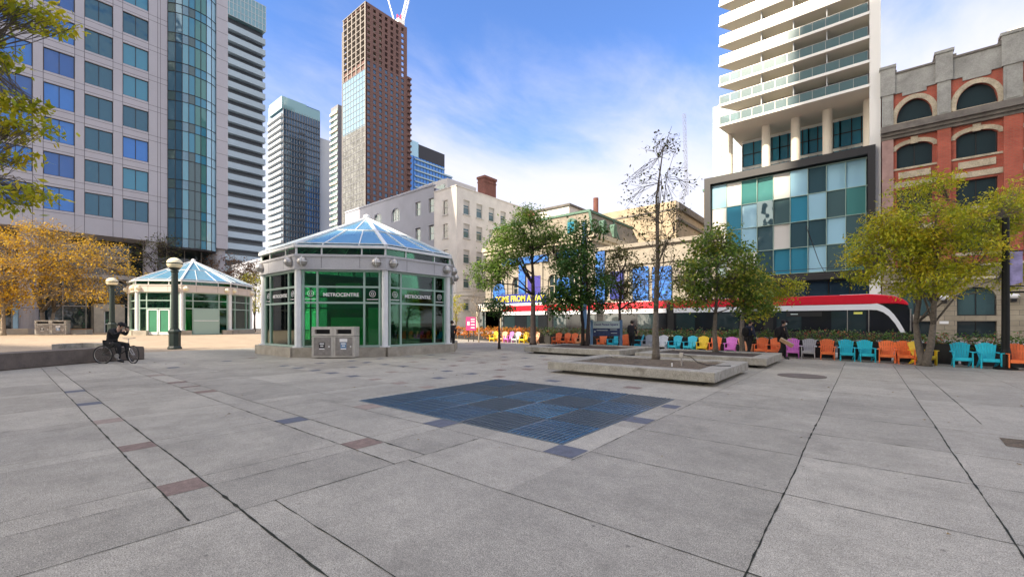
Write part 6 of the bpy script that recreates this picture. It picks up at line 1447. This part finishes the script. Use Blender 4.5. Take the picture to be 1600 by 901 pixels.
def person(x, y, z0, rz, label, pose, top, legs, hat=None, mask=False, pack=None, hair='hair'):
    """pose gives joint positions in the person's own frame, facing +x"""
    t = thing('person', x, y, z0, label, 'person', rz=R(rz)); J = pose
    rad = dict(pelvis=.12, waist=.105, chest=.135, neckb=.06, neck=.052, head=.085, crown=.07, shl=.06, shr=.06, ell=.038, elr=.038, wrl=.025, wrr=.025, hal=.036, har=.036, hpl=.085, hpr=.085, knl=.055, knr=.055, anl=.036, anr=.036, tol=.035, tor=.035)
    E_ = [('pelvis', 'waist'), ('waist', 'chest'), ('chest', 'neckb'), ('neckb', 'neck'), ('neck', 'head'), ('head', 'crown'), ('chest', 'shl'), ('chest', 'shr'), ('shl', 'ell'), ('ell', 'wrl'), ('wrl', 'hal'), ('shr', 'elr'), ('elr', 'wrr'), ('wrr', 'har'), ('pelvis', 'hpl'), ('pelvis', 'hpr'), ('hpl', 'knl'), ('knl', 'anl'), ('anl', 'tol'), ('hpr', 'knr'), ('knr', 'anr'), ('anr', 'tor')]
    body = skin_mesh('body', {k: (J[k], rad[k]) for k in rad}, E_, 'skin', t, 2)
    fg = MB()
    for s in ('l', 'r'):
        h = Vector(J['ha' + s]); w_ = Vector(J['wr' + s]); d = (h - w_).normalized(); sd = d.cross(Vector((1, 0, .3))).normalized()
        for k in range(4): b = h + d * .02 + sd * (.022 * (k - 1.5)); ln = (.07, .08, .075, .06)[k]; fg.tube([b, b + d * ln * .5 + Vector((.006, 0, -.004)), b + d * ln * .85 + Vector((.02, 0, -.02))], [.0095, .009, .007], 6)
        fg.tube([h - d * .02 + sd * .03, h + sd * .055 + d * .015, h + sd * .05 + d * .05], [.012, .011, .008], 6)
    hd = Vector(J['head']); nk = Vector(J['neck']); up = (Vector(J['crown']) - hd).normalized(); fwd = Vector(J.get('face', (1, 0, 0))).normalized(); side = up.cross(fwd)
    fg.tube([hd + fwd * .085 + up * .03, hd + fwd * .115 - up * .005], [.012, .018], 6)
    for s in (-1, 1): fg.ball(tuple(hd + side * s * .09), (.018, .025, .032), 8, 6)
    off = fg.build('fingers_and_features', 'skin', None); 
    # join the small features into the continuous body
    bm = bmesh.new(); bm.from_mesh(body.data); bm.from_mesh(off.data); bm.to_mesh(body.data); bm.free(); bpy.data.objects.remove(off)
    for p in body.data.polygons: p.use_smooth = True
    ey = MB()
    for s in (-1, 1): ey.ball(tuple(hd + fwd * .082 + side * s * .033 + up * .03), .012, 8, 6)
    ey.ball(tuple(hd + fwd * .088 - up * .045), (.008, .02, .007), 8, 6); ey.build('eyes_and_mouth', 'black', body, local=True)
    g_ = 1.22
    jk = {k: (J[k], rad[k] * g_ + .012) for k in ('waist', 'chest', 'neckb', 'shl', 'shr', 'ell', 'elr')}; jk['pelvis'] = (J['pelvis'], .155); jk['wrl'] = (J['wrl'], .036); jk['wrr'] = (J['wrr'], .036)
    skin_mesh('jacket', jk, [e for e in E_ if e[0] in jk and e[1] in jk], top, t, 2, 'pelvis')
    tj = {k: (J[k], rad[k] + .028) for k in ('hpl', 'hpr', 'knl', 'knr')}; tj['pelvis'] = (J['pelvis'], .14); tj['anl'] = (J['anl'], .052); tj['anr'] = (J['anr'], .052)
    skin_mesh('trousers', tj, [e for e in E_ if e[0] in tj and e[1] in tj], legs, t, 2, 'pelvis')
    for s in ('l', 'r'):
        a, b = Vector(J['an' + s]), Vector(J['to' + s]); mb = MB(); mb.tube([a + (a - b) * .25 + Vector((0, 0, -.02)), a + Vector((0, 0, -.01)), a.lerp(b, .6), b + (b - a) * .25], [.035, .055, .05, .03], 10); mb.build('shoe', 'black', t, smooth=True, local=True)
    mb = MB(); c = hd + up * .045 - fwd * .018; mb.ball(tuple(c), (.102, .102, .105), 14, 9)
    vs = [Vector(v) for v in mb.v]; cutp = hd + fwd * .05
    mb.v = [tuple(v if (v - hd).dot(fwd) < .055 or (v - hd).dot(up) > .07 else hd + (v - hd) * .75) for v in vs]; mb.build('hair' if not hat else 'cap', hair if not hat else hat, t, smooth=True, local=True)
    if hat: mb = MB(); mb.tube([hd + fwd * .07 + up * .075, hd + fwd * .17 + up * .06], [.07, .05], 10); mb.build('cap_peak', hat, t, local=True)
    if mask: mb = MB(); mb.ball(tuple(hd + fwd * .06 - up * .04), (.055, .062, .05), 12, 8); mb.build('face_mask', 'mask', t, smooth=True, local=True)
    if pack: mb = MB(); c = Vector(J['chest']) - Vector((.2, 0, .1)); mb.ball(tuple(c), (.13, .17, .24), 12, 8); mb.build('backpack', pack, t, smooth=True, local=True)
    return t
walk = dict(pelvis=(0, 0, .92), waist=(.01, 0, 1.06), chest=(.03, 0, 1.28), neckb=(.05, 0, 1.44), neck=(.06, 0, 1.49), head=(.085, 0, 1.59), crown=(.08, 0, 1.66), shl=(.03, .17, 1.40), shr=(.03, -.17, 1.40), ell=(-.06, .22, 1.14), elr=(.08, -.23, 1.13), wrl=(-.02, .22, .92), wrr=(.20, -.22, .94), hal=(0, .21, .86), har=(.24, -.21, .90), hpl=(0, .09, .90), hpr=(0, -.09, .90), knl=(.14, .09, .50), knr=(-.02, -.09, .50), anl=(.16, .09, .09), anr=(-.26, -.09, .13), tol=(.30, .09, .04), tor=(-.15, -.09, .04))
walk2 = dict(walk); walk2.update(anl=(.06, .09, .09), tol=(.2, .09, .04), knl=(.08, .09, .5), anr=(-.12, -.09, .10), tor=(0, -.09, .04), wrl=(.1, .2, .98), hal=(.15, .17, .96), ell=(-.04, .22, 1.15))
px_ang = 39.6                                        # heading to the right of the view
mx_, my_ = at(1222, 18.6)
person(mx_, my_, 0, px_ang - 8, 'man in black cap and white face mask walking right with a long wooden box', walk, 'cloth_dark', 'cloth_black', hat='cloth_dark', mask=True, pack='cloth_black')
t = thing('wooden_box', mx_, my_, .7, 'long wooden box held at an angle under the walking man\'s arm', 'box', rz=R(px_ang - 8))
mb = MB(); mb.bar((-.22, -.33, .20), (.26, -.36, -.10), .08, .17); mb.build('board', 'wood_box', t, local=True); mb = MB(); mb.bar((-.22, -.385, .26), (.27, -.41, -.03), .03, .04); mb.build('edge', 'peach' if False else 'stone_cream', t, local=True)
wx_, wy_ = at(1170, 19.4)
person(wx_, wy_, 0, px_ang + 5, 'woman in dark blue jacket and black trousers walking with a backpack beside the second planter', walk2, 'cloth_navy', 'cloth_black', pack='cloth_black')
sx_, sy_ = at(987, 24.6)
person(sx_, sy_, 0, px_ang + 60, 'dark clothed person standing in the shade between the blue sign and the grey chair', walk2, 'cloth_dark', 'cloth_black')
kx_, ky_ = at(706, 24.3)
person(kx_, ky_, 0, px_ang + 100, 'dark clothed person standing at the right corner of the near kiosk', walk2, 'cloth_dark', 'cloth_black')
# the cyclist sits on the end of the wall, facing right of the picture
sit = dict(pelvis=(0, 0, .66), waist=(.06, 0, .80), chest=(.17, 0, 1.02), neckb=(.27, 0, 1.15), neck=(.31, 0, 1.19), head=(.38, 0, 1.27), crown=(.395, 0, 1.345), face=(1, 0, -.25), shl=(.19, .17, 1.13), shr=(.19, -.17, 1.13), ell=(.36, .21, .96), elr=(.34, -.21, .96), wrl=(.52, .12, 1.10), wrr=(.52, -.1, 1.10), hal=(.57, .07, 1.14), har=(.57, -.06, 1.14), hpl=(.02, .1, .65), hpr=(.02, -.1, .65), knl=(.46, .13, .62), knr=(.44, -.14, .60), anl=(.50, .14, .10), anr=(.42, -.15, .10), tol=(.64, .15, .04), tor=(.56, -.16, .04))
cx_, cy_ = at(172, 17.3)
person(cx_, cy_, 0, px_ang + 2, 'cyclist in black with a dark cap sitting bent forward on the seating wall', sit, 'cloth_black', 'cloth_black', hat='cloth_black').scale = (1.15, 1.15, 1.15)
mb = MB(); mb.box(.57, .60, -.05, .07, 1.10, 1.26); t = mb.build('phone', 'black'); t.location = (cx_, cy_, 0); t.scale = (1.15, 1.15, 1.15); t.rotation_euler.z = R(px_ang + 2); tag(t, 'small black phone held up by the seated cyclist', 'phone')
# bicycle, standing in front of the wall
x, y = at(184, 16.75)
b = thing('bicycle', x, y, 0, 'black bicycle standing in front of the seated cyclist, its front wheel turned', 'bicycle', rz=R(px_ang + 4))
def wheel(cx, turn, name):
    rw = .345; c = Vector((cx, 0, rw)); u = Vector((math.cos(turn), math.sin(turn), 0)); w_ = thing(name, 0, 0, 0); 
    bpy.data.objects.remove(w_)
    mb = MB(); pts = [c + u * rw * math.cos(k * math.pi / 12) + Vector((0, 0, rw * math.sin(k * math.pi / 12))) for k in range(25)]; mb.tube(pts, .022, 6, cap=False); ty = mb.build('wheel', 'rubber', b, smooth=True, local=True)
    mb = MB(); pts = [c + (u * math.cos(k * math.pi / 12) + Vector((0, 0, math.sin(k * math.pi / 12)))) * (rw - .03) for k in range(25)]; mb.tube(pts, .010, 5, cap=False)
    for k in range(14): a = k * 2 * math.pi / 14; mb.tube([c, c + (u * math.cos(a) + Vector((0, 0, math.sin(a)))) * (rw - .03)], .0025, 3)
    nn = Vector((-u.y, u.x, 0)); mb.tube([c - nn * .05, c + nn * .05], .02, 8); mb.build('rim', 'steel', ty, local=True)
wheel(-.55, 0, 'wheel'); wheel(.58, R(-25), 'wheel')
mb = MB()
BBk = (0.0, 0, .30); ST = (-.16, 0, .78); HT = (.40, 0, .80); HB = (.45, 0, .62)
for p, q in ((BBk, ST), (BBk, HB), (ST, HT), (HT, HB)): mb.tube([p, q], .02, 8)
for s in (-.05, .05): mb.tube([(-.55, s, .345), (BBk[0], s * .5, BBk[2])], .011, 6); mb.tube([(-.55, s, .345), (ST[0], s * .4, ST[2] - .04)], .010, 6)
mb.build('frame', 'black_paint', b, local=True)
mb = MB()
for s in (-.05, .05): mb.tube([HB, (.47, s, .55), (.58, s * 1.1, .345)], .013, 6)
mb.build('fork', 'steel', b, local=True)
mb = MB(); mb.tube([HT, (.39, 0, .95), (.44, 0, .98)], .016, 6); mb.tube([(.42, -.3, 1.0), (.46, -.12, .98), (.46, .12, .98), (.42, .3, 1.0)], .013, 6); mb.build('handlebar', 'steel', b, local=True)
mb = MB(); mb.tube([ST, (-.19, 0, .90)], .014, 6); mb.hexa([(-.34, -.07, .90), (-.06, -.02, .90), (-.06, .02, .90), (-.34, .07, .90), (-.34, -.07, .94), (-.06, -.02, .94), (-.06, .02, .94), (-.34, .07, .94)]); mb.build('saddle', 'black', b, local=True)
mb = MB(); mb.lathe([(.09, -.005), (.09, .005)], (0, 0, 0), 16); mb.v = [(v[0], v[2] - .05, v[1] + .30) for v in mb.v]; mb.tube([(0, -.06, .30), (.1, -.07, .17)], .01, 6); mb.tube([(0, .06, .30), (-.1, .07, .43)], .01, 6); mb.box(.05, .15, -.14, -.06, .155, .18); mb.build('crankset', 'steel', b, local=True)
print('objects', len(bpy.data.objects))
